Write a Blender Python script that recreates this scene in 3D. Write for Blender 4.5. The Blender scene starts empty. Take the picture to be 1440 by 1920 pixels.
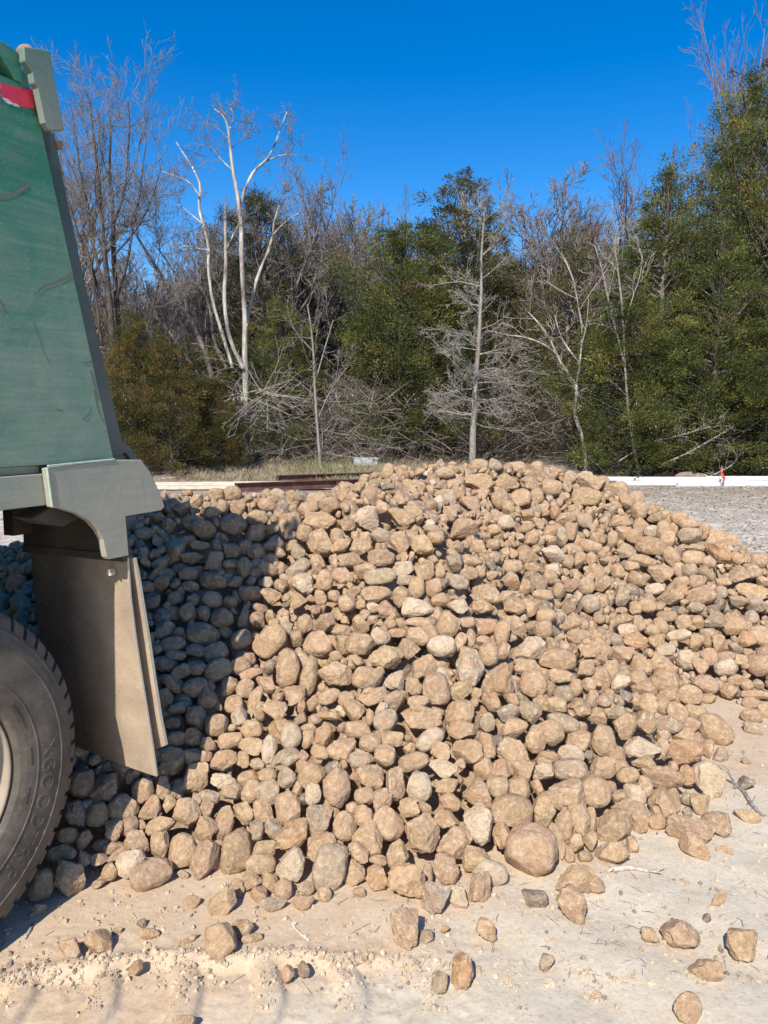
import bpy, bmesh, math, random
import numpy as np
from mathutils import Vector, Matrix, noise as mnoise

# ------------------------------------------------------------------ camera, sky, sun, exposure
scene = bpy.context.scene
COL = scene.collection
FPX, CAM_H = 1443.0, 1.6                       # focal length in photo pixels (1440 x 1920), eye height
PITCH = math.atan(170 / FPX)
cam = bpy.data.cameras.new("camera")
cam.sensor_fit = 'VERTICAL'; cam.sensor_height = 36.0
cam.lens = 36.0 * FPX / 1920.0
cam.clip_start, cam.clip_end = 0.05, 2000
cam_ob = bpy.data.objects.new("camera", cam); COL.objects.link(cam_ob)
cam_ob.location = (0, 0, CAM_H); cam_ob.rotation_euler = (math.pi / 2 - PITCH, 0, 0)
scene.camera = cam_ob
scene.render.resolution_x, scene.render.resolution_y = 768, 1024

SUN_EL, SUN_AZ = math.radians(42.5), math.radians(197.5)     # the sun stands behind the camera, a little to its left
world = bpy.data.worlds.new("World"); scene.world = world; world.use_nodes = True
wn = world.node_tree; wn.nodes.clear()
sky = wn.nodes.new('ShaderNodeTexSky'); sky.sky_type = 'NISHITA'; sky.sun_disc = False
sky.sun_elevation, sky.sun_rotation = SUN_EL, SUN_AZ
sky.altitude = 200; sky.air_density = 1.0; sky.dust_density = 0.5; sky.ozone_density = 2.5
bg = wn.nodes.new('ShaderNodeBackground'); bg.inputs['Strength'].default_value = 0.122
wo = wn.nodes.new('ShaderNodeOutputWorld')
hs = wn.nodes.new('ShaderNodeHueSaturation'); hs.inputs['Saturation'].default_value = 1.5; hs.inputs['Hue'].default_value = .508
wn.links.new(sky.outputs[0], hs.inputs['Color']); wn.links.new(hs.outputs[0], bg.inputs[0]); wn.links.new(bg.outputs[0], wo.inputs[0])
sun = bpy.data.lights.new("sun", 'SUN'); sun.energy = 4.4; sun.angle = math.radians(0.53); sun.color = (1.0, 0.93, 0.825)
sun_ob = bpy.data.objects.new("sun", sun); COL.objects.link(sun_ob)
sdir = Vector((math.sin(SUN_AZ) * math.cos(SUN_EL), math.cos(SUN_AZ) * math.cos(SUN_EL), math.sin(SUN_EL)))
sun_ob.rotation_euler = (-sdir).to_track_quat('-Z', 'Y').to_euler(); sun_ob.location = sdir * 40
scene.view_settings.view_transform = 'Standard'; scene.view_settings.look = 'None'
scene.view_settings.exposure = 0.53; scene.view_settings.gamma = 1.0; scene.view_settings.use_curve_mapping = False

# ------------------------------------------------------------------ helpers
RNG = np.random.default_rng(11)

def link(o, parent=None):
    COL.objects.link(o)
    if parent is not None: o.parent = parent
    return o

def tag(o, label=None, cat=None, group=None, kind=None):
    for k, v in (('label', label), ('category', cat), ('group', group), ('kind', kind)):
        if v: o[k] = v
    return o

def empty(name, loc=(0, 0, 0), rz=0.0):
    o = bpy.data.objects.new(name, None); o.location = loc; o.rotation_euler = (0, 0, rz); o.empty_display_size = .2
    return link(o)

def mesh_np(name, V, F, smooth=True, mat=None):
    """mesh from a vertex array and one face array or a list of face arrays (each of a constant corner count)"""
    me = bpy.data.meshes.new(name)
    Fs = F if isinstance(F, list) else [F]
    Fs = [np.asarray(f, dtype=np.int32) for f in Fs if len(f)]
    V = np.ascontiguousarray(V, dtype=np.float32)
    me.vertices.add(len(V)); me.vertices.foreach_set('co', V.ravel())
    idx = np.concatenate([f.ravel() for f in Fs]); tot = np.concatenate([np.full(len(f), f.shape[1], np.int32) for f in Fs])
    me.loops.add(len(idx)); me.loops.foreach_set('vertex_index', idx)
    st = np.concatenate([[0], np.cumsum(tot)[:-1]]).astype(np.int32)
    me.polygons.add(len(tot)); me.polygons.foreach_set('loop_start', st); me.polygons.foreach_set('loop_total', tot)
    me.polygons.foreach_set('use_smooth', np.full(len(tot), smooth, dtype=bool))
    me.update(calc_edges=True)
    if mat: me.materials.append(mat)
    return me

def put(name, me, parent=None):
    return link(bpy.data.objects.new(name, me), parent)

def vcol(me, name, arr):
    a = me.color_attributes.new(name, 'FLOAT_COLOR', 'POINT')
    c = np.ones((len(arr), 4), np.float32); c[:, :3] = arr
    a.data.foreach_set('color', c.ravel())

def bm_obj(name, bm, mats, parent=None, smooth=False, bevel=0.0):
    me = bpy.data.meshes.new(name)
    bmesh.ops.recalc_face_normals(bm, faces=bm.faces)
    bm.to_mesh(me); bm.free()
    for m in (mats if isinstance(mats, (list, tuple)) else [mats]): me.materials.append(m)
    for p in me.polygons: p.use_smooth = smooth
    o = put(name, me, parent)
    if bevel:
        b = o.modifiers.new('bevel', 'BEVEL'); b.width = bevel; b.segments = 2; b.limit_method = 'ANGLE'; b.angle_limit = math.radians(40)
    return o

def bm_box(bm, x0, x1, y0, y1, z0, z1, mi=0):
    vs = [bm.verts.new(v) for v in ((x0,y0,z0),(x1,y0,z0),(x1,y1,z0),(x0,y1,z0),(x0,y0,z1),(x1,y0,z1),(x1,y1,z1),(x0,y1,z1))]
    for f in ((0,3,2,1),(4,5,6,7),(0,1,5,4),(1,2,6,5),(2,3,7,6),(3,0,4,7)):
        bm.faces.new([vs[i] for i in f]).material_index = mi

def bm_prism(bm, pts, y0, y1, mi=0):
    """polygon in the local XZ plane, drawn out from y0 to y1"""
    a = [bm.verts.new((x, y0, z)) for x, z in pts]; b = [bm.verts.new((x, y1, z)) for x, z in pts]
    n = len(pts)
    bm.faces.new(a).material_index = mi; bm.faces.new(b[::-1]).material_index = mi
    for i in range(n):
        bm.faces.new((a[i], b[i], b[(i + 1) % n], a[(i + 1) % n])).material_index = mi

def bm_tube(bm, pts, r, n=8, mi=0, closed_ends=True):
    pts = [Vector(p) for p in pts]; rings = []
    for i, p in enumerate(pts):
        t = (pts[min(i + 1, len(pts) - 1)] - pts[max(i - 1, 0)]).normalized()
        ref = Vector((0, 0, 1)) if abs(t.z) < .9 else Vector((1, 0, 0))
        a = t.cross(ref).normalized(); b = t.cross(a)
        rr = r[i] if isinstance(r, (list, tuple)) else r
        rings.append([bm.verts.new(p + a * rr * math.cos(k * 2 * math.pi / n) + b * rr * math.sin(k * 2 * math.pi / n)) for k in range(n)])
    for u, v in zip(rings, rings[1:]):
        for k in range(n):
            f = bm.faces.new((u[k], u[(k + 1) % n], v[(k + 1) % n], v[k])); f.material_index = mi; f.smooth = True
    if closed_ends:
        bm.faces.new(rings[0][::-1]).material_index = mi; bm.faces.new(rings[-1]).material_index = mi

# --- nodes
def new_mat(name, rough=0.9, spec=0.3):
    m = bpy.data.materials.new(name); m.use_nodes = True
    b = m.node_tree.nodes['Principled BSDF']; b.inputs['Roughness'].default_value = rough
    b.inputs['Specular IOR Level'].default_value = spec
    return m, m.node_tree, b

def N(nt, typ, **kw):
    n = nt.nodes.new(typ)
    for k, v in kw.items():
        if k in n.inputs: n.inputs[k].default_value = v
        else: setattr(n, k, v)
    return n

def ramp(nt, src, stops):
    r = nt.nodes.new('ShaderNodeValToRGB'); e = r.color_ramp.elements
    while len(e) < len(stops): e.new(0.5)
    for el, (p, c) in zip(e, stops):
        el.position = p; el.color = (c[0], c[1], c[2], 1) if not isinstance(c, (int, float)) else (c, c, c, 1)
    nt.links.new(src, r.inputs[0]); return r.outputs[0]

def mix(nt, fac, a, b, mode='MIX'):
    n = nt.nodes.new('ShaderNodeMix'); n.data_type = 'RGBA'; n.blend_type = mode
    for sock, v in ((n.inputs[0], fac), (n.inputs[6], a), (n.inputs[7], b)):
        if hasattr(v, 'node'): nt.links.new(v, sock)
        elif isinstance(v, (int, float)): sock.default_value = v
        else: sock.default_value = (*v, 1)
    return n.outputs[2]

def math_n(nt, op, a, b=0.0, clamp=False):
    n = nt.nodes.new('ShaderNodeMath'); n.operation = op; n.use_clamp = clamp
    for sock, v in ((n.inputs[0], a), (n.inputs[1], b)):
        if hasattr(v, 'node'): nt.links.new(v, sock)
        else: sock.default_value = v
    return n.outputs[0]

def noise(nt, vec, scale, detail=4, rough=.55, dist=0):
    n = N(nt, 'ShaderNodeTexNoise', Scale=scale, Detail=detail, Roughness=rough, Distortion=dist)
    if vec is not None: nt.links.new(vec, n.inputs['Vector'])
    return n.outputs['Fac']

def bump(nt, bsdf, h, strength, dist, prev=None):
    b = N(nt, 'ShaderNodeBump', Strength=strength, Distance=dist); nt.links.new(h, b.inputs['Height'])
    if prev is not None: nt.links.new(prev, b.inputs['Normal'])
    nt.links.new(b.outputs[0], bsdf.inputs['Normal']); return b.outputs[0]

def coords(nt, which='Object', scale=None):
    t = nt.nodes.new('ShaderNodeTexCoord'); v = t.outputs[which]
    if scale:
        mp = nt.nodes.new('ShaderNodeMapping'); mp.inputs['Scale'].default_value = scale
        nt.links.new(v, mp.inputs['Vector']); v = mp.outputs[0]
    return v

def ray(px, py):
    a = (px - 720) / FPX; b = -(py - 960) / FPX
    return np.array([a, math.cos(PITCH) + b * math.sin(PITCH), -math.sin(PITCH) + b * math.cos(PITCH)])

def at(px, py, Y):
    """the point at distance Y along the view axis' heading that a surveyed photo point belongs to"""
    d = ray(px, py); return np.array([0, 0, CAM_H]) + d * (Y / d[1])

def on_ground(px, py, z=0.0):
    d = ray(px, py); return np.array([0, 0, CAM_H]) + d * ((z - CAM_H) / d[2])

# ------------------------------------------------------------------ ground
def ground_height(x, y):
    x = np.asarray(x, float); y = np.asarray(y, float)
    z = .018 * np.sin(x * 1.3 + y * .7) * np.sin(y * 1.1 - x * .4 + 1) * np.clip((y - 2.6) / 3, 0, 1)
    z += .0035 * np.sin(x * 7.1 + y * 3.3) * np.sin(y * 8.3 - x * 2.1)
    z += .002 * np.sin(x * 23 + 2 * np.sin(y * 9)) * np.sin(y * 19 + 1.5 * np.sin(x * 11))
    # a tyre track with lug prints along the near edge
    edge = 2.145 - .2 * (x + .36) ** 2 + .012 * np.sin(x * 7.3 + 1.2) + .01 * np.sin(x * 17)
    t = np.clip((edge - y) / .03, 0, 1); t = t * t * (3 - 2 * t)
    inx = np.clip((.18 - x) / .35, 0, 1)
    ph = (x + .12 * (y - 2.1) + .02 * np.sin(y * 15)) / .235
    lug = np.clip(np.abs((ph % 1) - .5) * 13 - 1.6, 0, 1)
    z += inx * (t * (-.020 + .021 * (1 - lug)) + .012 * np.exp(-((y - edge - .012) / .02) ** 2))
    # soft drag marks running away to the right
    g = (x - .1) * .62 + (y - 2.1) * .78
    z += .0045 * np.sin(g * 17 + 1.2 * np.sin(x * 2)) * np.clip((x + .2) / .4, 0, 1) * np.clip((3.1 - y) / .6, 0, 1)
    z += .11 * np.clip(y - 21, 0, 7) + .03 * np.clip(y - 28, 0, 200)
    return z

def axis(*parts):
    return np.unique(np.round(np.concatenate([np.linspace(a, b, n) for a, b, n in parts]), 4))
gx = axis((-400, -60, 12), (-60, -14, 24), (-14, -4, 40), (-4, -1.7, 46), (-1.7, 2.2, 400), (2.2, 6, 60), (6, 14, 32), (14, 60, 24), (60, 400, 12))
gy = axis((-30, -2, 8), (-2, 1.5, 20), (1.5, 3.6, 220), (3.6, 8, 80), (8, 24, 64), (24, 70, 24), (70, 500, 14))
GX, GY = np.meshgrid(gx, gy)
GZ = ground_height(GX, GY)
jit = np.array([[mnoise.noise(Vector((float(a) * 30, float(b) * 30, 0))) + .6 * mnoise.noise(Vector((float(a) * 75, float(b) * 75, 4))) for a in gx] for b in gy[(gy > 1.4) & (gy < 3.7)]])
m = (gy > 1.4) & (gy < 3.7)
fine = ((GX > -1.8) & (GX < 2.3))[m]
rough_zone = np.clip((GY[m] < 2.25).astype(float) * (GX[m] < .3) + .35, 0, 1)
GZ[m] += np.where(fine, jit * .0044 * rough_zone, 0)
nx, ny = len(gx), len(gy)
i0 = (np.arange(ny - 1)[:, None] * nx + np.arange(nx - 1)[None]).ravel()
gm, nt, b = new_mat('dusty_ground', .95, .15)
pos = nt.nodes.new('ShaderNodeNewGeometry').outputs['Position']
sep = nt.nodes.new('ShaderNodeSeparateXYZ'); nt.links.new(pos, sep.inputs[0])
PX, PY = sep.outputs[0], sep.outputs[1]
n1 = noise(nt, pos, 1.1, 5, .6, .6); n2 = noise(nt, pos, 9, 6, .6); n3 = noise(nt, pos, 70, 5, .65); n4 = noise(nt, pos, .5, 4, .6)
# tan spill near the pile and on the truck's side, pale caliche to the right and in the track
w = math_n(nt, 'ADD', math_n(nt, 'MULTIPLY', math_n(nt, 'SUBTRACT', PX, .18), .75), math_n(nt, 'MULTIPLY', math_n(nt, 'SUBTRACT', 2.42, PY), 1.0))
w = math_n(nt, 'ADD', w, math_n(nt, 'MULTIPLY', math_n(nt, 'SUBTRACT', n1, .5), 1.5))
pale_f = ramp(nt, math_n(nt, 'ADD', w, .5), [(.46, 0.0), (.86, 1.0)])
tan_c = mix(nt, ramp(nt, n2, [(.35, 0.0), (.7, 1.0)]), (.50, .378, .255), (.56, .44, .31))
pale_c = mix(nt, ramp(nt, n2, [(.3, 0.0), (.75, 1.0)]), (.51, .435, .325), (.61, .54, .425))
near_c = mix(nt, pale_f, tan_c, pale_c)
near_c = mix(nt, ramp(nt, n3, [(.33, .6), (.48, 0.0)]), near_c, (.37, .29, .21))
near_c = mix(nt, ramp(nt, n3, [(.6, 0.0), (.72, .6)]), near_c, (.72, .67, .58))
# farther off: bleached gravel, then brown leaf litter towards the trees
n5 = noise(nt, pos, 2.3, 6, .7, .8)
mid = mix(nt, ramp(nt, n2, [(.36, 0.0), (.55, 1.0)]), (.42, .36, .285), (.68, .63, .55))
mid = mix(nt, ramp(nt, n5, [(.44, .8), (.6, 0.0)]), mid, (.36, .30, .225))
lit = mix(nt, ramp(nt, n2, [(.35, 0.0), (.66, 1.0)]), (.15, .115, .08), (.40, .33, .25))
lit = mix(nt, ramp(nt, n5, [(.5, 0.0), (.66, .8)]), lit, (.52, .47, .39))
d1 = math_n(nt, 'ADD', math_n(nt, 'MULTIPLY', PY, .1), math_n(nt, 'MULTIPLY', n4, .5))
c = mix(nt, ramp(nt, d1, [(.66, 0.0), (.95, 1.0)]), near_c, mid)
d2 = math_n(nt, 'ADD', math_n(nt, 'MULTIPLY', PY, .04), math_n(nt, 'MULTIPLY', n1, .35))
c = mix(nt, ramp(nt, d2, [(.66, 0.0), (.93, 1.0)]), c, lit)
nt.links.new(c, b.inputs['Base Color'])
p = bump(nt, b, n3, .35, .008)
p = bump(nt, b, noise(nt, pos, 230, 3, .6), .3, .002, p)
V = np.stack([GX.ravel(), GY.ravel(), GZ.ravel()], 1)
tag(put('ground', mesh_np('ground', V, np.stack([i0, i0 + 1, i0 + nx + 1, i0 + nx], 1), True, gm)), kind='structure')

def gz(x, y): return float(ground_height(x, y))

# ------------------------------------------------------------------ rock shapes
def ico(sub):
    bm = bmesh.new(); bmesh.ops.create_icosphere(bm, subdivisions=sub, radius=1)
    v = np.array([x.co[:] for x in bm.verts]); f = np.array([[y.index for y in x.verts] for x in bm.faces]); bm.free()
    return v, f
ICO = {s: ico(s) for s in (1, 2, 3, 4, 5)}

def rock_shape(seed, style, sub):
    """unit rock: r river-rounded, a broken and chunky, s flat slab"""
    r = np.random.default_rng(seed); v, f = ICO[sub]; v = v.copy()
    off = r.uniform(-50, 50, 3)
    pw = r.uniform(2.1, 2.7) if style == 'r' else r.uniform(2.3, 3.4)
    v = v / (np.abs(v) ** pw).sum(1, keepdims=True) ** (1 / pw)
    lo = np.array([mnoise.noise(Vector(q * 1.1 + off)) for q in v]); md = np.array([mnoise.noise(Vector(q * 2.4 + off)) for q in v])
    v *= (1 + (.16 if style == 'r' else .2) * lo + (.05 if style == 'r' else .1) * md)[:, None]
    cuts = {'r': r.integers(2, 7), 'a': r.integers(6, 11), 's': r.integers(4, 7)}[style]
    for _ in range(cuts):
        n = r.normal(size=3); n /= np.linalg.norm(n)
        d = r.uniform(.72, .92) if style == 'r' else r.uniform(.56, .86)
        s = v @ n - d; k = s > 0
        v[k] -= n * (s[k] * (r.uniform(.82, .97) if style == 'r' else r.uniform(.93, 1.0)))[:, None]
    if style != 'r' and sub > 2:
        for _ in range(r.integers(1, 4)):                       # conchoidal chips
            cdir = r.normal(size=3); cdir /= np.linalg.norm(cdir); cpos = cdir * r.uniform(1.05, 1.25); rr = r.uniform(.3, .5)
            dv = v - cpos; dl = np.linalg.norm(dv, axis=1); k = dl < rr
            v[k] = cpos + dv[k] / dl[k][:, None] * (rr * .75 + dl[k] * .25)[:, None]
    if sub > 2:
        hi = np.array([mnoise.fractal(Vector(q * 4.5 + off), 1.0, 2.1, 4) for q in v])
        v *= (1 + (.026 if style == 'r' else .065) * hi)[:, None]
    v -= (v.max(0) + v.min(0)) / 2; v /= (v.max(0) - v.min(0)) / 2
    return v, f

def rock_nodes(nt, b, tint, seed):
    """dust-coated stone: tint under a tan coat, speckles, iron stains and pits"""
    g = nt.nodes.new('ShaderNodeNewGeometry')
    add = nt.nodes.new('ShaderNodeVectorMath'); add.operation = 'ADD'
    sc = nt.nodes.new('ShaderNodeVectorMath'); sc.operation = 'SCALE'; sc.inputs[0].default_value = (31, 17, 53)
    nt.links.new(seed, sc.inputs[3]); nt.links.new(g.outputs['Position'], add.inputs[0]); nt.links.new(sc.outputs[0], add.inputs[1])
    v = add.outputs[0]
    a = noise(nt, v, 13, 5, .6, .8); c = noise(nt, v, 48, 6, .65); e = noise(nt, v, 160, 4, .6); s = noise(nt, v, 7, 3, .5, 1.5)
    col = mix(nt, ramp(nt, a, [(.34, .1), (.62, .62)]), tint, (.425, .293, .177))
    col = mix(nt, ramp(nt, c, [(.34, .85), (.5, 0.0)]), col, mix(nt, .5, tint, (.17, .105, .065)))
    col = mix(nt, ramp(nt, c, [(.53, 0.0), (.68, .75)]), col, (.60, .48, .345))
    col = mix(nt, ramp(nt, s, [(.56, 0.0), (.70, .55)]), col, (.40, .22, .12))
    col = mix(nt, ramp(nt, e, [(.34, .5), (.47, 0.0)]), col, (.17, .12, .085))
    nt.links.new(col, b.inputs['Base Color'])
    vo = N(nt, 'ShaderNodeTexVoronoi', Scale=55.0); nt.links.new(v, vo.inputs['Vector'])
    pit = ramp(nt, vo.outputs['Distance'], [(.0, 0.0), (.28, 1.0)])
    p = bump(nt, b, c, .8, .012); p = bump(nt, b, e, .7, .004, p)
    bump(nt, b, math_n(nt, 'MULTIPLY', pit, ramp(nt, a, [(.4, 0.0), (.6, 1.0)])), .22, .004, p)

rock_mat, nt, b = new_mat('river_rock_single', .88, .25)
oi = nt.nodes.new('ShaderNodeObjectInfo'); rock_nodes(nt, b, oi.outputs['Color'], oi.outputs['Random'])
heap_mat, nt, b = new_mat('river_rock_many', .88, .25)
at1 = N(nt, 'ShaderNodeVertexColor', layer_name='tint'); at2 = N(nt, 'ShaderNodeVertexColor', layer_name='seed')
sp = nt.nodes.new('ShaderNodeSeparateColor'); nt.links.new(at2.outputs[0], sp.inputs[0]); rock_nodes(nt, b, at1.outputs[0], sp.outputs[0])

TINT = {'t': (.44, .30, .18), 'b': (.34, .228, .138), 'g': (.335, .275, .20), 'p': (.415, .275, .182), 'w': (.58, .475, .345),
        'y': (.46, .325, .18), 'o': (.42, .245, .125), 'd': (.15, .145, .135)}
WORD = {'t': 'tan', 'b': 'brown', 'g': 'grey', 'p': 'pinkish', 'w': 'pale cream', 'y': 'yellowish', 'o': 'orange brown', 'd': 'dark grey'}

# ------------------------------------------------------------------ the pile's surface
TOE = [(-1.24,2.38),(-1.11,2.41),(-.95,2.48),(-.81,2.54),(-.57,2.58),(-.35,2.46),(-.18,2.44),(-.04,2.43),(.13,2.41),(.26,2.49),(.51,2.55),(.71,2.6),
       (.96,2.77),(1.24,2.97),(1.45,3.16),(1.59,3.41),(1.65,3.65),(1.67,3.99),(1.87,4.19),(2.17,4.19),(2.7,4.2),(3.3,4.3),(3.7,4.9),(3.8,5.6),(3.3,6.6),
       (2.6,7.6),(1.4,8.0),(.3,7.7),(-.4,6.8),(-1.4,6.4),(-2.4,6.2),(-3.3,5.8),(-3.7,4.8),(-3.3,3.6),(-2.3,2.8),(-1.6,2.4)]
TOE = np.array(TOE)
CAPX = [-3.5,-2.8,-2.2,-1.6,-1.2,-.9,-.6,-.35,-.1,.1,.4,.8,1.2,1.5,1.75,2.0,2.2,2.45,2.7,3.2]
CAPZ = [.4,.62,.88,1.05,1.19,1.20,1.17,1.17,1.26,1.38,1.46,1.46,1.45,1.42,1.28,1.11,.97,.76,.66,.5]
def toe_dist(x, y):
    d2 = np.full(x.shape, 1e9); ins = np.zeros(x.shape, bool); n = len(TOE)
    for i in range(n):
        a = TOE[i]; c = TOE[(i + 1) % n]; e = c - a
        t = np.clip(((x - a[0]) * e[0] + (y - a[1]) * e[1]) / (e @ e), 0, 1)
        d2 = np.minimum(d2, (x - a[0] - t * e[0]) ** 2 + (y - a[1] - t * e[1]) ** 2)
        ins ^= ((a[1] > y) != (c[1] > y)) & (x < e[0] * (y - a[1]) / (e[1] + 1e-12) + a[0])
    return np.where(ins, 1, -1) * np.sqrt(d2)
def heap_h(x, y):
    x = np.asarray(x, float); y = np.asarray(y, float); d = toe_dist(x, y)
    front = np.where(d > 0, .76 * d, d)
    cap = np.interp(x, CAPX, CAPZ) - .36 * np.maximum(0, y - np.interp(x, [-1, 0, .8, 3], [4.3, 4.6, 5.2, 5.2]))
    k = .05
    return -k * np.log(np.exp(-front / k) + np.exp(-cap / k))
_t = np.linspace(1.6, 9, 1400)
def heap_hit(px, py, lift):
    d = ray(px, py); P = d[None] * _t[:, None]; z = CAM_H + P[:, 2]
    s = z - np.maximum(heap_h(P[:, 0], P[:, 1]), lift); i = int(np.argmax(s < 0))
    if s[i] >= 0: i = int(np.argmin(s)); return np.array([P[i, 0], P[i, 1], z[i] - s[i]])       # over the crest: let it down on to the pile
    return np.array([P[i, 0], P[i, 1], z[i]])

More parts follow.
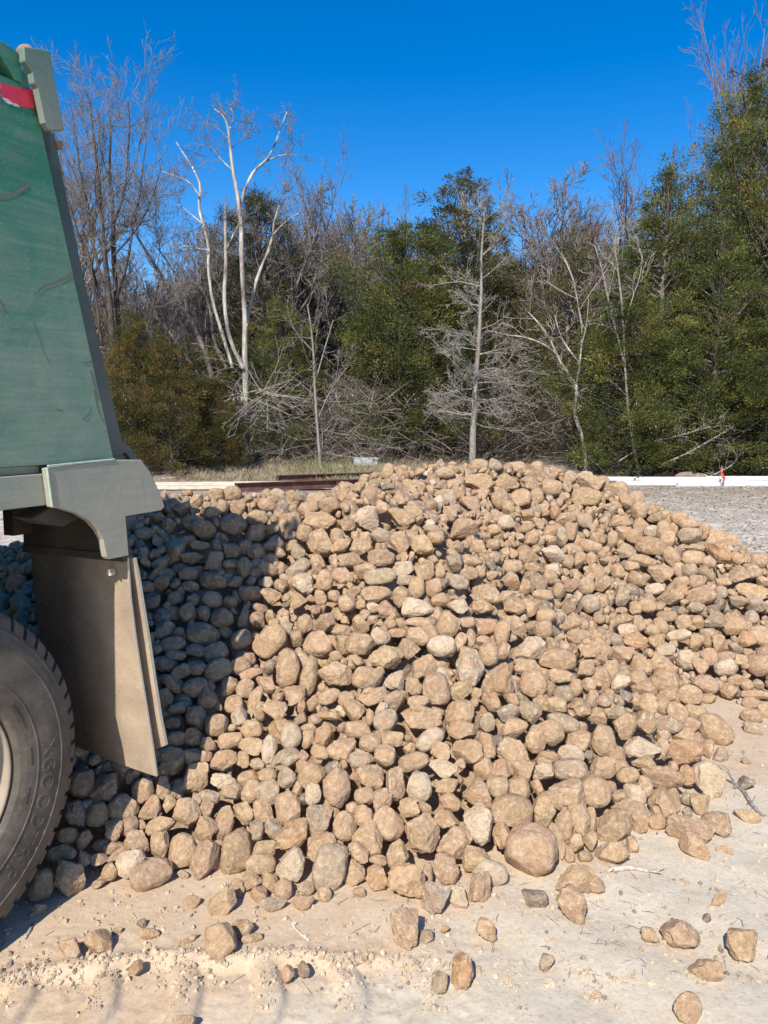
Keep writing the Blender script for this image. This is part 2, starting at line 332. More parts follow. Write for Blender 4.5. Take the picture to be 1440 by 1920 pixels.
# ------------------------------------------------------------------ rocks, surveyed tile by tile:
# tile name, origin and scale; then centre x y, half length, half width, tilt, shape, tint, optional label of an easily found rock
SURVEY = """
@ 240 900 4.8
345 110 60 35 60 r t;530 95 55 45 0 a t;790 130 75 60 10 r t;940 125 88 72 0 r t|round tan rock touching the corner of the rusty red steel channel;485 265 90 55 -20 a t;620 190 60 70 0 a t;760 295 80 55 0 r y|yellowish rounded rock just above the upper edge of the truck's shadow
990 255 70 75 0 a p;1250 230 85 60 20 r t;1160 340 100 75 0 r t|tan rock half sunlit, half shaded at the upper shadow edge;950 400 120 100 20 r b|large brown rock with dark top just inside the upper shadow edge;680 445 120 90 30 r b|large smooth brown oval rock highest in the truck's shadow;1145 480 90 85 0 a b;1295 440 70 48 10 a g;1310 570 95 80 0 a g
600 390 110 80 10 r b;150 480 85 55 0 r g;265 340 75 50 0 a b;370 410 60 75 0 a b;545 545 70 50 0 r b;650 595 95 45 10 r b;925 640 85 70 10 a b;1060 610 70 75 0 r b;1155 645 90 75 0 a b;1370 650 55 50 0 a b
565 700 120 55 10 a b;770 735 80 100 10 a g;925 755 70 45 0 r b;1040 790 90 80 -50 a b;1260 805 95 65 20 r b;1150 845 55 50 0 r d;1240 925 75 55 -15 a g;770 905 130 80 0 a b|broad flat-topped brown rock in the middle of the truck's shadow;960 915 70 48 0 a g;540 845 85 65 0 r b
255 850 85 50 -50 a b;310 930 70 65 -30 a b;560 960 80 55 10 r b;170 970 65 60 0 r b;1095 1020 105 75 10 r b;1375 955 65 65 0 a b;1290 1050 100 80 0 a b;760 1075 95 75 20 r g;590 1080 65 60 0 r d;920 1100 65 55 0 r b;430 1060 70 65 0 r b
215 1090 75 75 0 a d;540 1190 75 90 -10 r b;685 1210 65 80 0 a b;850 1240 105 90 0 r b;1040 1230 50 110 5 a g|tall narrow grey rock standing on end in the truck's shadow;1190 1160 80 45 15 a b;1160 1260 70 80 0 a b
@ 240 1150 4.8
320 150 105 75 -40 r g;460 165 48 42 0 r g;675 190 150 105 10 r b|large shaded brown rock with a rusty brown patch;1020 235 105 85 -30 r g;395 280 125 70 -10 r b;610 330 90 58 10 r d;790 360 110 95 -30 r g;430 375 95 50 10 a p;325 460 130 70 15 r d|long dark grey rock beside the mud flaps in shade
1285 250 170 120 -45 r y|big ochre yellow rock with a notched shadow across it;810 510 130 100 -30 r g|long grey oval rock leaning up in the shade;1010 475 100 80 -10 r b;620 495 90 75 10 a b;470 540 95 70 -45 a b;390 630 120 70 25 a b;605 670 115 88 -15 r b;900 660 100 85 -40 a b;730 760 100 95 0 a b;330 765 75 95 0 r b
1442 490 108 175 0 r t|tall egg-shaped tan rock standing on end by the shadow edge;1110 545 110 55 -10 a t;1055 670 80 95 20 r t;1240 640 105 75 15 a p;1140 790 60 140 10 a t;955 820 85 85 0 r t;1000 930 75 90 0 a w;460 855 105 55 -20 a g;610 945 90 115 -10 a b;800 1005 110 100 -20 r t|round rock mostly shaded with one sunlit edge
1330 880 115 105 -20 a t;1195 880 60 90 0 r t;400 990 75 55 10 r d;1115 1040 100 80 0 r t;920 1145 115 75 -15 r t;1110 1200 115 85 0 a t;430 1130 95 70 -10 r b;590 1120 95 80 30 a b;725 1180 80 65 0 a b;1270 1230 70 130 10 r w;860 1325 135 95 -30 a t
400 1330 110 120 0 r b|round brown rock against the foot of the rear mud flap;1040 1310 70 75 30 a t;1160 1355 65 55 0 a t;1418 1310 140 85 -30 a g|grey rock with a bluish face in sun below the white speckled rock;1469 1105 95 118 0 r w|bright white speckled rounded rock in the middle of the slope;570 1290 80 70 0 a b;690 1290 70 55 0 a b
@ 540 850 4.8
900 150 55 75 20 r t;1035 100 50 42 0 r t;1185 170 55 45 0 a t;1400 180 100 55 -15 a t;1080 270 75 42 0 a t;905 300 65 35 -5 s d|dark slate-coloured rock with flat pale top near the crest;690 240 60 55 -20 r t;780 275 55 50 0 r b;640 300 60 65 20 a t;260 410 95 62 -10 r t;375 465 95 75 -10 r t;180 500 95 70 -15 r t
50 620 75 95 0 r p;290 610 150 90 10 a t;150 720 75 80 0 r t;540 640 75 70 0 a b;740 580 130 110 35 a w|white striped rock high on the slope;850 480 75 65 0 a t;1020 580 130 85 10 a t;285 800 120 125 0 a t|large blunt tan rock with a notch on its side below the shadow tip;440 745 60 75 0 r t;90 870 65 80 -15 a g;480 830 110 65 -30 a t
660 850 105 90 0 a t;830 740 100 70 0 a g;840 940 125 85 -10 a b|brown angular rock with a dark cut face below the striped rock;1000 800 100 105 0 a t;1200 820 105 95 0 a y;1330 760 80 65 0 r t;1295 685 75 45 0 r g;95 1040 120 75 -30 r g|long grey rock crossed by the shadow edge;555 960 115 70 -15 a t;410 980 45 80 5 a t
690 1060 110 80 10 a t;830 1110 150 75 -8 r g|long smooth grey-brown rock lying level below the striped rock;1035 1040 100 75 -15 a w;1230 1050 90 110 0 a t;1365 1060 55 80 0 r t;130 1175 100 100 0 a w|white and pinkish block beside the shadow edge;330 1140 75 100 0 r t;500 1100 110 75 0 a p;795 1270 140 75 3 r t|long level tan rock with smooth top
1025 1295 85 105 -10 r t;1160 1210 75 100 10 r t;1310 1210 80 90 0 r t;1060 1140 85 50 0 r g;95 1330 85 75 0 a y;295 1300 60 75 0 a t;535 1345 85 85 0 r t;660 1350 55 60 0 a t;770 1390 65 50 0 a w;890 1390 85 70 0 a p;1170 1380 155 90 -5 a w|broad pale cream rock with flat top in mid slope;420 1290 60 60 0 a t;1370 1320 85 60 -20 r t
@ 840 850 4.8
285 65 80 60 0 r t;430 95 70 60 0 a g;800 115 68 80 0 r t|round tan rock standing on the crest of the pile;610 80 100 55 0 r t;950 105 100 50 10 r t;1100 85 58 35 -10 a w|small white rock on the crest line;1255 105 80 62 20 a w|big cream white rock topping the crest;1215 150 55 35 0 r y;1390 180 70 75 0 r b;735 270 95 65 20 a t;930 310 95 80 20 r t;800 385 65 75 0 r t
660 400 90 80 -20 r t;475 410 90 95 -20 r b;545 490 60 68 0 r t;85 355 75 65 0 r t;195 445 105 65 10 a p;1290 275 120 80 5 a t;1240 395 138 90 5 a y|big flat pale yellow rock just under the crest;1050 385 50 38 0 r t;1070 300 45 55 0 a g;275 260 130 80 0 a t;530 250 110 75 0 a t;710 560 70 60 0 a o;515 620 85 72 0 r w
965 530 50 65 0 r o;1060 590 90 65 0 a t;1220 610 80 70 0 a g;130 690 140 105 -30 a t|large tan rock high on the middle of the slope;410 690 70 55 0 r t;700 675 100 45 -20 a b;915 700 68 52 0 a t;1025 750 52 90 0 r g|upright grey oval rock on the upper slope;1105 700 65 85 0 a b;750 760 72 65 0 a t;1280 840 105 60 10 r t;1345 765 75 60 10 r b
410 820 70 50 0 r t;280 840 70 70 0 a t;710 900 105 80 0 a b;940 905 110 85 20 a w|rough white-topped rock on the upper slope;770 1030 95 45 15 r b;570 1020 100 65 0 r t;55 990 80 90 0 a g;215 960 105 55 0 a t;380 1000 55 60 0 a d;285 1065 55 60 0 r t;190 1080 85 60 0 a b;1295 950 55 65 0 r t;1190 960 65 85 0 a t;1080 980 65 70 0 a t
560 1150 95 90 0 a t;735 1110 70 55 0 a b;915 1115 75 70 0 a t;1245 1190 75 85 0 r t;1110 1190 65 65 0 a p;1390 1175 75 75 0 a t;850 1280 100 55 0 r t;995 1235 60 75 0 r t;600 1370 110 80 20 a b;1280 1355 90 85 0 r g;340 1270 140 100 0 a t;90 1380 100 70 0 a w;310 1380 110 65 -10 a o;100 1160 90 75 0 a g;695 1200 60 75 0 a t;1080 1390 70 65 0 a b
@ 1140 850 4.8
90 290 105 78 0 r t|large tan rock on the shoulder beside the white pipes;45 180 58 42 0 r b;255 390 75 75 0 r p;165 430 50 85 -30 r t;285 515 75 85 30 r t;430 575 75 55 0 a b;300 640 85 70 0 a t;395 700 70 55 -10 a w;125 610 100 60 0 a t;635 595 85 68 0 a o;735 740 105 72 0 r g|broad grey-tan rock on the right ridge below the leaf litter;860 620 60 55 0 r t;730 640 90 50 0 r t;975 660 80 60 0 r t
1030 775 145 55 3 s t|long flat tan slab on the right ridge above the orange block;990 895 130 98 10 a o|big orange brown block on the right ridge;590 690 45 70 0 r t;500 690 60 90 0 r t;395 835 145 85 10 r b|large brown rock under the right ridge;530 770 75 85 20 r t;230 745 70 68 0 a t;140 720 70 65 0 a t;40 775 50 80 10 r t;770 855 90 45 5 a t;765 945 100 70 0 r y;905 980 62 62 0 r t
310 965 125 55 12 r t|smooth lens-shaped tan rock on the right slope;170 890 90 75 20 a g;570 930 70 95 -30 r t;640 1045 65 68 -20 r p;735 1055 70 65 -20 r g;470 1080 115 85 15 a t;215 1020 68 48 10 r t;85 1060 65 75 0 a t;260 1135 88 70 15 r b;655 1155 75 52 -10 r t;790 1150 78 60 -10 r p;1040 1155 70 45 0 r t;1180 1090 100 85 10 a p;1360 965 80 75 10 r p
1300 1060 90 70 0 a t;420 1220 85 52 -10 r w|small whitish lens-shaped rock on the right slope;125 1285 75 95 0 a g;660 1240 62 58 -10 r o;835 1280 135 90 -10 r b|big brown rounded rock with dark underside on the right slope;560 1290 115 75 0 a t;1015 1250 60 60 0 r g;785 1385 70 50 0 r g;1290 1245 145 75 10 a y;1330 1350 90 80 0 a g;355 1370 80 65 20 r t;250 1390 60 65 0 a t;1170 1330 90 55 20 a g;1160 950 60 70 -30 a t;1400 1150 60 50 0 a t
@ 540 1150 4.8
155 95 75 90 0 r t;330 80 100 85 0 a p|pitted pinkish rock beside the ochre rock;480 160 95 60 -10 a t;275 275 135 120 10 r t|large round tan rock with a grey belly;650 275 130 105 0 r t|smooth egg-shaped tan rock in mid slope;655 95 80 90 0 a t;830 210 90 80 40 r w;980 175 90 45 0 r o;1165 210 110 90 10 r t;1170 85 120 50 0 r t;870 390 165 105 10 a y|large knobbly tan rock with a wrinkled face in mid slope;1080 330 95 85 30 a t
75 230 60 75 0 a t;190 560 75 190 8 r t|tall thin tan slab standing on end;430 550 165 115 5 a t|wide blocky tan rock with a shaded edge;720 585 145 105 2 r t|smooth oval tan rock lying level in mid slope;960 600 90 95 10 a w;430 390 60 55 0 r t;370 750 110 65 -25 r t;525 770 75 70 0 a t;760 750 140 85 -15 a t;590 870 105 100 0 a t;950 790 100 95 0 a g;60 740 100 90 0 a t;880 970 115 105 -10 r g
630 1045 125 85 10 r t;1205 940 190 115 5 a t|very wide pointed tan rock in the middle of the slope;1210 490 130 95 -20 a t;1330 680 125 150 -10 r p|large pinkish tan rock with a groove;1130 660 75 85 0 a t;1180 800 105 60 0 r t;320 1085 105 115 0 a t;485 1215 130 120 20 a t;175 1130 60 90 10 r t;740 1165 105 85 -10 r t;870 1280 100 100 0 r t;1280 1130 140 85 -35 r w;1130 1335 140 80 -15 r t
660 1310 120 85 -25 a g;290 1250 90 65 10 a t;1370 1250 90 95 0 a t;360 920 100 38 5 s o;735 935 38 75 5 r t;840 860 60 60 0 a w;940 1130 100 70 10 a t;1378 297 132 98 0 r w|smooth pale oval rock in the centre of the pile;1440 110 105 120 20 r t
@ 840 1150 4.8
345 120 118 75 -10 r t;175 85 75 55 0 r p;590 105 135 85 30 a p|broken pinkish slab tilted downhill;750 130 75 65 0 a g;860 150 85 95 0 r b;1090 100 120 50 -15 r t;740 310 135 105 0 a w;980 410 170 100 5 r b|large brown egg-shaped rock lying on its side;365 370 90 105 0 r t;200 375 105 70 10 a t;485 180 70 120 15 r t;205 225 45 85 0 r t;110 260 55 90 20 r p;320 250 70 50 0 r t
500 335 60 85 10 a t;180 510 135 145 35 a w|white and pink mottled wedge in mid slope;445 600 145 155 0 a b|large dark brown rock with a glittering chipped face;715 480 125 75 0 a t;770 630 125 125 10 r t|round tan rock with a deep crack;120 695 105 90 0 a y;1180 210 115 70 0 a p;1270 320 100 90 0 a t;1240 490 85 75 0 a t;1030 570 125 65 15 a t;1040 730 90 80 0 r g;1150 670 65 80 0 r t;1265 640 60 65 0 a t
380 795 105 90 10 a b;570 780 85 65 10 a t;840 790 75 75 0 a t;965 830 110 95 30 a y;1170 850 120 90 0 a b;1290 770 65 80 0 a p;110 900 140 120 -20 r t;725 890 115 100 10 a g;540 900 110 85 0 a g;1035 985 150 80 20 r g|long pale grey rock sloping down beside the centre;135 1050 140 95 0 r t;600 1040 130 105 5 a t;915 1070 130 115 10 r t;785 1130 90 125 0 r t|upright pear-shaped tan rock on the lower slope
350 980 70 90 0 a g;1330 930 105 85 0 a t;1392 1145 110 148 0 r t|tall rounded tan rock on the lower right slope;1170 1140 110 105 10 a t;180 1240 140 105 5 a t;350 1190 80 125 -10 r t;600 1250 165 115 20 a t|large angular tan rock with a grey top on the lower slope;1110 1270 120 90 20 a w;905 1290 100 50 5 r b;315 1370 90 75 0 r t;860 1360 90 70 30 a t;500 1390 100 70 20 a t;1360 1370 95 85 0 a t
@ 1140 1150 4.8
530 30 90 55 0 r b;680 80 75 70 0 r t;960 60 105 85 0 a g;1135 110 105 95 -20 r t|round tan rock near the right edge of the pile;1295 40 60 70 0 r g;180 150 85 62 0 a w;285 90 70 75 0 a t;400 155 70 58 10 r t;480 110 55 80 -30 r t;110 60 125 50 -20 a b;250 250 110 75 10 a o;75 250 60 75 0 a g;445 245 85 55 -15 a t;635 200 115 55 -10 r w;800 260 75 85 0 a t;905 215 85 90 -20 r b|dark-sided brown rock with a small black spot
1000 270 70 95 -20 a t;1255 245 90 82 10 a o;1360 210 100 100 0 r t;1370 465 120 105 10 r p|large pinkish rock at the right edge of the photo;715 420 95 95 10 r w|hollow cream geode with a pit in its centre;515 330 90 60 0 a w;910 395 82 85 0 r p;1060 390 85 50 -10 r p;1060 490 100 80 -10 r w;1150 310 65 55 0 a g;830 480 75 85 0 a t;480 445 130 90 5 a t;280 465 100 105 0 a t
570 505 70 40 0 r t;130 370 110 75 0 a p;110 630 95 85 0 a w;270 600 90 85 0 r t;320 665 115 80 10 a p|rock with a reddish pink face on the right slope;510 600 125 100 0 r t;540 730 110 75 0 a t;160 745 65 48 30 s d|small dark slate oval on the right slope;730 730 115 90 10 a t;880 640 115 80 15 r p;900 765 75 50 0 a t;1090 695 80 75 0 a t;1150 600 75 55 0 r t;1250 645 55 50 0 r t
1340 640 60 50 0 a t;1330 730 130 38 2 s t|thin flat slab at the right edge above the bare patch;1300 810 90 60 10 r p;1290 920 95 70 10 r p;1305 1035 80 65 0 a g;1410 880 60 75 0 r t;340 820 105 100 0 a t;80 890 100 75 0 a g;500 840 65 75 0 r t;615 900 105 100 30 a t;805 895 125 65 20 r y|loaf-shaped pale yellow rock at the edge of the bare patch;960 1045 170 120 45 r t|big oval tan rock lying out on the bare patch
545 1000 120 75 15 r g;335 980 110 110 0 a b;155 1020 110 125 0 a t;300 1195 165 90 -5 a w|long white flat rock near the lower right foot;680 1100 105 75 0 r t;690 1250 155 110 5 a o|big orange brown boulder at the lower right foot;480 1230 60 100 20 a t;900 1220 60 90 0 a t;1010 1270 70 65 0 a g;70 1280 85 85 0 a b;320 1340 110 65 10 a t
@ 60 1420 4.8
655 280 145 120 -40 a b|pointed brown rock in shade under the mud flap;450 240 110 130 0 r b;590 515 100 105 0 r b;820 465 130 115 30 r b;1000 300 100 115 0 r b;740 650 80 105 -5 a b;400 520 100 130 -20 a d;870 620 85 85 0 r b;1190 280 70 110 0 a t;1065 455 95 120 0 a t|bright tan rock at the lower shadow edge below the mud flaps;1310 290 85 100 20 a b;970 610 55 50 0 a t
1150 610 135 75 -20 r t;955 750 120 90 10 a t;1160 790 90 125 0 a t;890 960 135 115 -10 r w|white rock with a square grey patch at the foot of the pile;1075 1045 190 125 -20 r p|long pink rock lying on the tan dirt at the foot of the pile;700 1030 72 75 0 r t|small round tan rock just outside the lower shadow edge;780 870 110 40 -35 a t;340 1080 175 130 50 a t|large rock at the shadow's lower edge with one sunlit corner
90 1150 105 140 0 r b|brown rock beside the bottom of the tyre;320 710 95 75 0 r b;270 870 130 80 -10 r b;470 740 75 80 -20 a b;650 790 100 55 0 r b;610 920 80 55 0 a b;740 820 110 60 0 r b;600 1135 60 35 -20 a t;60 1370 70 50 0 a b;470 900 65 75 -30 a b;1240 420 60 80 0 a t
@ 330 1420 4.8
170 180 125 130 0 a t;425 215 115 70 0 a w;650 195 100 75 -15 r t;825 160 85 65 0 r t;1000 180 90 95 -10 r g;1215 170 125 110 -35 r t;295 355 100 60 10 r g;185 385 55 60 20 a g;500 310 95 75 -15 a t;680 310 100 100 0 r t;830 320 105 120 0 r g;1090 280 50 65 0 a t;1235 325 72 100 0 r w|small white-veined rock near the foot of the pile
280 470 60 70 0 a t;95 490 125 135 -30 a t;65 840 125 150 0 r t;435 590 90 150 10 r t;605 505 105 105 0 a t;790 490 100 105 0 a t;1010 450 115 140 -15 r t;280 640 110 105 0 a t;720 660 75 95 0 a g;880 650 95 95 0 a g;1060 690 165 120 -35 a o|large orange-tinged block near the foot of the pile;1290 570 120 135 0 a g
255 930 120 180 25 a p|leaning pink-tan rock with a dark side at the foot of the pile;545 845 140 205 8 r b|tall smooth brown rock standing at the foot of the pile;785 830 115 80 0 a t;760 960 135 95 0 r t;1030 960 125 150 5 a w|pale cream upright block at the foot of the pile;1310 800 150 125 -10 a p;680 1110 110 80 0 a t;855 1130 80 85 0 a t;965 1190 85 95 0 r p|small round pinkish rock below the pale upright block
745 1240 80 75 0 a p;870 1320 125 62 -5 a g|flat grey rock with a pointed end on the tan dirt;1150 1305 100 62 5 a p;1335 1230 70 70 30 a y;1190 1190 60 75 0 a g;430 1300 145 100 -45 s t|flat tan disc-shaped rock lying alone on the dirt;545 1180 75 75 30 s t;150 1300 70 58 0 s t;65 1060 60 40 20 a g;380 790 45 45 0 r t
@ 600 1420 4.8
150 270 125 175 0 r p|tall pinkish barrel-shaped rock low on the slope;440 180 140 110 0 a t;670 240 95 145 -10 a b;890 265 115 140 -5 r w|grey-white egg-shaped rock low on the slope;1110 110 140 90 0 a w|white broken slab with a curved edge;405 345 95 80 0 r t;560 375 110 95 -30 a t;800 450 100 90 0 a t;1140 260 110 75 -10 a t;1170 400 100 75 30 r t;225 620 110 130 0 r t;390 530 85 100 0 r t;612 600 155 125 40 r t
465 735 160 135 35 a t|large rough tan rock with a chipped lower edge near the foot;920 680 170 175 20 a t|very large rough tan rock near the foot of the pile;1210 760 155 140 10 a t;1140 560 120 80 10 a t;88 992 215 155 -70 r g|big smooth grey boulder at the foot of the pile;345 850 110 90 20 a t;310 1060 105 130 10 a t;505 1080 95 115 0 a o|rock with a hollow orange face at the foot of the pile
520 930 80 50 0 a t;705 870 100 125 10 a t;780 1110 180 165 -10 a t|very large blunt tan boulder at the front foot of the pile;970 1050 45 95 0 r t;1130 1010 120 130 10 a p;1040 1270 130 130 10 a g|rounded grey-tan rock lying just in front of the pile;1250 1250 85 95 0 a w;355 1220 60 48 0 r p;110 500 90 55 10 a t;290 460 60 60 0 r t
@ 870 1420 4.8
175 100 90 105 0 r t;340 120 90 100 20 a t;530 130 110 100 0 a p;715 130 95 95 20 a w;960 120 160 110 5 r g|wide grey rounded rock on the lower slope;1245 95 125 100 0 a t;300 265 100 105 0 r t;495 290 100 115 0 r t;120 340 135 150 0 a t;425 480 190 150 5 r b|large smooth grey-brown boulder above the huge round one;900 330 195 145 5 a t|large flat-faced tan rock on the lower slope
1180 310 145 140 30 r t|smooth round tan rock on the lower right slope;655 270 65 75 0 a t;720 500 110 170 -10 a y|rough knotty yellow-grey rock beside the huge round boulder;140 600 135 180 -10 a w;345 700 85 115 0 a t;600 830 238 225 0 r p|huge round pinkish tan boulder, biggest at the foot of the pile;900 610 85 150 10 a b;840 760 65 165 -5 s t|narrow upright slab beside the huge round boulder
1030 570 105 160 -5 a y;1010 770 65 95 10 a y;950 870 50 75 0 a t;1140 750 70 85 0 a t;100 890 130 115 -15 a t;235 1035 160 110 10 r w|creamy white oval rock casting a shadow on the dirt;140 1170 105 130 0 a t;1330 860 160 90 -10 a t;1350 620 150 160 10 a t;640 1280 125 85 10 a d|dark grey jagged rock alone on the pale ground
1000 1090 180 115 0 a t|triangular tan rock on the dirt touching a rounder one;970 1320 140 155 20 a p|round pinkish rock on the dirt below the triangular one;1200 1160 75 75 30 a t;1150 560 45 110 0 r t
@ 1140 1420 4.8
100 90 100 80 10 r t;180 160 105 75 -5 r y;480 180 200 110 20 a b|long brown and ochre boulder at the lower right foot;715 160 70 95 0 a o|small bright orange wedge beside the pale block;915 200 145 170 0 a w|big pale angular block at the lower right edge of the pile;490 420 120 135 0 a t|rounded tan rock at the lower right corner of the pile;335 260 65 95 -10 r t;240 340 100 100 0 a w;100 370 90 80 0 a t
200 480 170 100 5 a b;290 600 85 80 0 a o|broken hollow rock with a dark brown cavity;440 580 85 70 0 r t;215 780 60 75 0 a t;710 370 50 60 0 r g;835 420 90 95 0 a y;715 490 42 48 0 r d;755 650 220 110 10 a p|long rough pinkish rock lying out beside the pile;790 790 140 105 30 a t;970 590 140 105 15 a p;1240 230 85 65 0 a d|small dark grey rock resting on a dry twig
1255 535 120 60 12 s y|flat pointed yellowish rock beside the dry twig;1000 1280 95 45 -50 s y|small narrow yellowish rock alone on the pale ground;1050 835 75 35 15 s t;1240 40 45 35 30 a b;620 440 40 60 0 a t
@ 0 0 1
762 1741 27 36 -10 a p|pinkish triangular rock in front of the pile;796 1758 17 14 0 a g;835 1743 9 7 0 a b;911 1743 19 21 0 a t|small rough tan rock on the pale ground in front;866 1820 22 31 0 a o|upright orange and pink rock in the foreground;824 1842 15 20 0 a g|small greenish grey rock beside the orange and pink one;1025 1805 15 16 0 a g;1218 1752 16 13 0 a t;1274 1751 36 24 12 a p|pink mottled rock in the right foreground
1392 1771 30 28 0 a t|rounded tan rock in the right foreground;1322 1820 34 21 10 a t|wedge-shaped tan rock in the right foreground;1289 1889 24 28 30 a p|pinkish chip-edged rock at the bottom of the photo;1325 1722 8 9 0 a d;130 1781 24 20 0 a w|pale broken rock with a dark side in the left foreground;185 1766 26 22 0 a p|reddish pink rock in the left foreground;219 1746 10 7 0 a b
279 1751 20 10 0 r y;266 1732 10 9 0 a d;255 1814 13 13 0 a b;412 1763 29 32 -30 r t|rounded tan rock propped beside flat shards in the foreground;454 1742 20 18 10 s b;472 1760 20 9 -15 s t;540 1826 12 15 0 a p;570 1817 11 14 0 a d;355 1762 18 6 -25 s b;345 1913 22 9 0 a b
"""
def read_survey():
    out = []; org = (0, 0, 1)
    for line in SURVEY.strip().splitlines():
        if line[0] == '@': org = tuple(float(v) for v in line[1:].split()); continue
        for e in line.split(';'):
            d, _, lab = e.partition('|'); q = d.split(); s = org[2]
            out.append(dict(px=org[0] + float(q[0]) / s, py=org[1] + float(q[1]) / s, a=float(q[2]) / s, b=float(q[3]) / s, ang=float(q[4]), st=q[5], c=q[6], lab=lab or None))
    return out
ROCKS = read_survey()

rr = np.random.default_rng(5)
right = np.array([1.0, 0, 0])
for k, R in enumerate(ROCKS):
    d = ray(R['px'], R['py']); v = np.cross(right, d); v /= np.linalg.norm(v); dn = d / np.linalg.norm(d); rt = np.cross(dn, v)
    th = math.radians(R['ang']); A = rt * math.cos(th) - v * math.sin(th); B = rt * math.sin(th) + v * math.cos(th)
    tw = rr.uniform(-.25, .25); C = dn
    lift = .05
    for _ in range(3):
        P = heap_hit(R['px'], R['py'], lift)
        zc = (P[1] * math.cos(PITCH) - (P[2] - CAM_H) * math.sin(PITCH)); s = zc / FPX
        a, b_ = R['a'] * s * 1.02, R['b'] * s * 1.02; g = math.sqrt(a * b_)
        c_ = (.74 if R['st'] == 'r' else .75 if R['st'] == 'a' else .45) * min(g, 1.15 * min(a, b_)) * rr.uniform(.95, 1.05)
        ext = math.sqrt((a * A[2]) ** 2 + (b_ * B[2]) ** 2 + (c_ * C[2]) ** 2)
        lift = ext * .84
    # tip the long axis a little out of the picture plane
    ca, sa = math.cos(tw), math.sin(tw); A2 = A * ca + C * sa; C2 = C * ca - A * sa
    R.update(P=P, M=np.stack([A2 * a, B * b_, C2 * c_], 1), r=g, area=R['a'] * R['b'], onheap=heap_h(P[0], P[1]) > .03)
    if rr.random() < .5: R['M'][:, 0] *= -1; R['M'][:, 2] *= -1

# where two surveyed stones overlap in view, the one lower on the slope lies in front: settle the upper one back
pxy = np.array([[R['px'], R['py']] for R in ROCKS]); low = np.array([R['py'] + math.hypot(R['a'] * math.sin(math.radians(R['ang'])), R['b'] * math.cos(math.radians(R['ang']))) for R in ROCKS])
rpx = np.array([math.sqrt(R['a'] * R['b']) for R in ROCKS]); dep = np.array([np.linalg.norm(R['P'] - np.array([0, 0, CAM_H])) for R in ROCKS]); dep0 = dep.copy(); rm = np.array([R['r'] for R in ROCKS])
for _ in range(6):
    for i in np.argsort(-low):
        dd = np.hypot(*(pxy - pxy[i]).T); k = np.where((dd < .9 * (rpx + rpx[i])) & (low < low[i]))[0]
        lat = dd[k] / FPX * dep[i]; need = dep[i] + .62 * np.sqrt(np.maximum(0, (.9 * (rm[k] + rm[i])) ** 2 - lat ** 2)); dep[k] = np.maximum(dep[k], np.minimum(need, dep0[k] + np.where(pxy[k, 1] > 1500, .07, .14)))
for k, R in enumerate(ROCKS):
    s = dep[k] / dep0[k]
    if R['onheap'] and s > 1: R['P'] = np.array([0, 0, CAM_H]) + (R['P'] - np.array([0, 0, CAM_H])) * s; R['M'] = R['M'] * s; R['r'] *= s
EA = np.array([[R['px'], R['py'], R['a'], R['b'], math.cos(math.radians(R['ang'])), math.sin(math.radians(R['ang']))] for R in ROCKS])
EP = np.array([np.linalg.norm(R['P'] - np.array([0, 0, CAM_H])) for R in ROCKS])
def on_surveyed(P, r):
    rp = np.where(np.linalg.norm(P - np.array([0, 0, CAM_H])) < EP + .03, .6 * r / P[1] * FPX, -.1 * EA[:, 3])
    z = P[2] - CAM_H; zc = P[1] * math.cos(PITCH) - z * math.sin(PITCH); u = 720 + FPX * P[0] / zc - EA[:, 0]; v = 960 - FPX * (P[1] * math.sin(PITCH) + z * math.cos(PITCH)) / zc - EA[:, 1]
    return ((((u * EA[:, 4] + v * EA[:, 5]) / (EA[:, 2] + rp)) ** 2 + ((v * EA[:, 4] - u * EA[:, 5]) / (EA[:, 3] + rp)) ** 2) < 1).any()

NSH = {'r': 16, 'a': 22, 's': 5}
SHAPES = {}
def shape(st, i, sub):
    key = (st, i, sub)
    if key not in SHAPES: SHAPES[key] = rock_shape({'r': 100, 'a': 300, 's': 500}[st] + i, st, sub)
    return SHAPES[key]
ROCK_ME = {}
def rock_mesh(st, i):
    if (st, i) not in ROCK_ME:
        v, f = shape(st, i, 5); ROCK_ME[st, i] = mesh_np('river_rock', v, f, True, rock_mat)
    return ROCK_ME[st, i]
def tint(c):
    t = np.array(TINT[c]); return np.clip(t * rr.uniform(.86, 1.12) * np.array([rr.uniform(.97, 1.03), 1, rr.uniform(.95, 1.05)]), 0, 1)
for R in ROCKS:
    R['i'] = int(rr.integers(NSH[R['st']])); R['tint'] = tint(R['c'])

# --- which of them are things of their own: every named one and the largest, 300 in all
order = sorted(range(len(ROCKS)), key=lambda k: (ROCKS[k]['lab'] is None, -ROCKS[k]['area']))
single = order[:300]; rest = order[300:]

# --- labels: the easily found rocks carry their own; every other one says where it lies from one of those
MARKS = [R for R in ROCKS if R['lab']]
used = set(R['lab'].lower() for R in MARKS)
SHADE = [(240,965),(330,955),(400,985),(470,975),(560,1015),(545,1110),(520,1170),(480,1240),(430,1330),(370,1400),(330,1480),(270,1545),(190,1650),(0,1780),(0,960)]
def in_shade(x, y):
    c = False
    for (x0, y0), (x1, y1) in zip(SHADE, SHADE[1:] + SHADE[:1]):
        if (y0 > y) != (y1 > y) and x < (x1 - x0) * (y - y0) / (y1 - y0) + x0: c = not c
    return c
def short(lab):
    for w in (' in the ', ' on the ', ' at the ', ' near the ', ' with ', ' just ', ' lying ', ' standing ', ' highest', ' beside ', ' below ', ' above ', ' casting', ' crossed', ' against ', ' under ', ' touching', ' half ', ' high on', ' low on', ' alone', ' topping', ' leaning', ' out on', ' tilted', ' mostly', ' sloping', ' propped', ' resting', ', '):
        i = lab.find(w)
        if i > 0: lab = lab[:i]
    return lab
snames = [short(R['lab']) for R in MARKS]
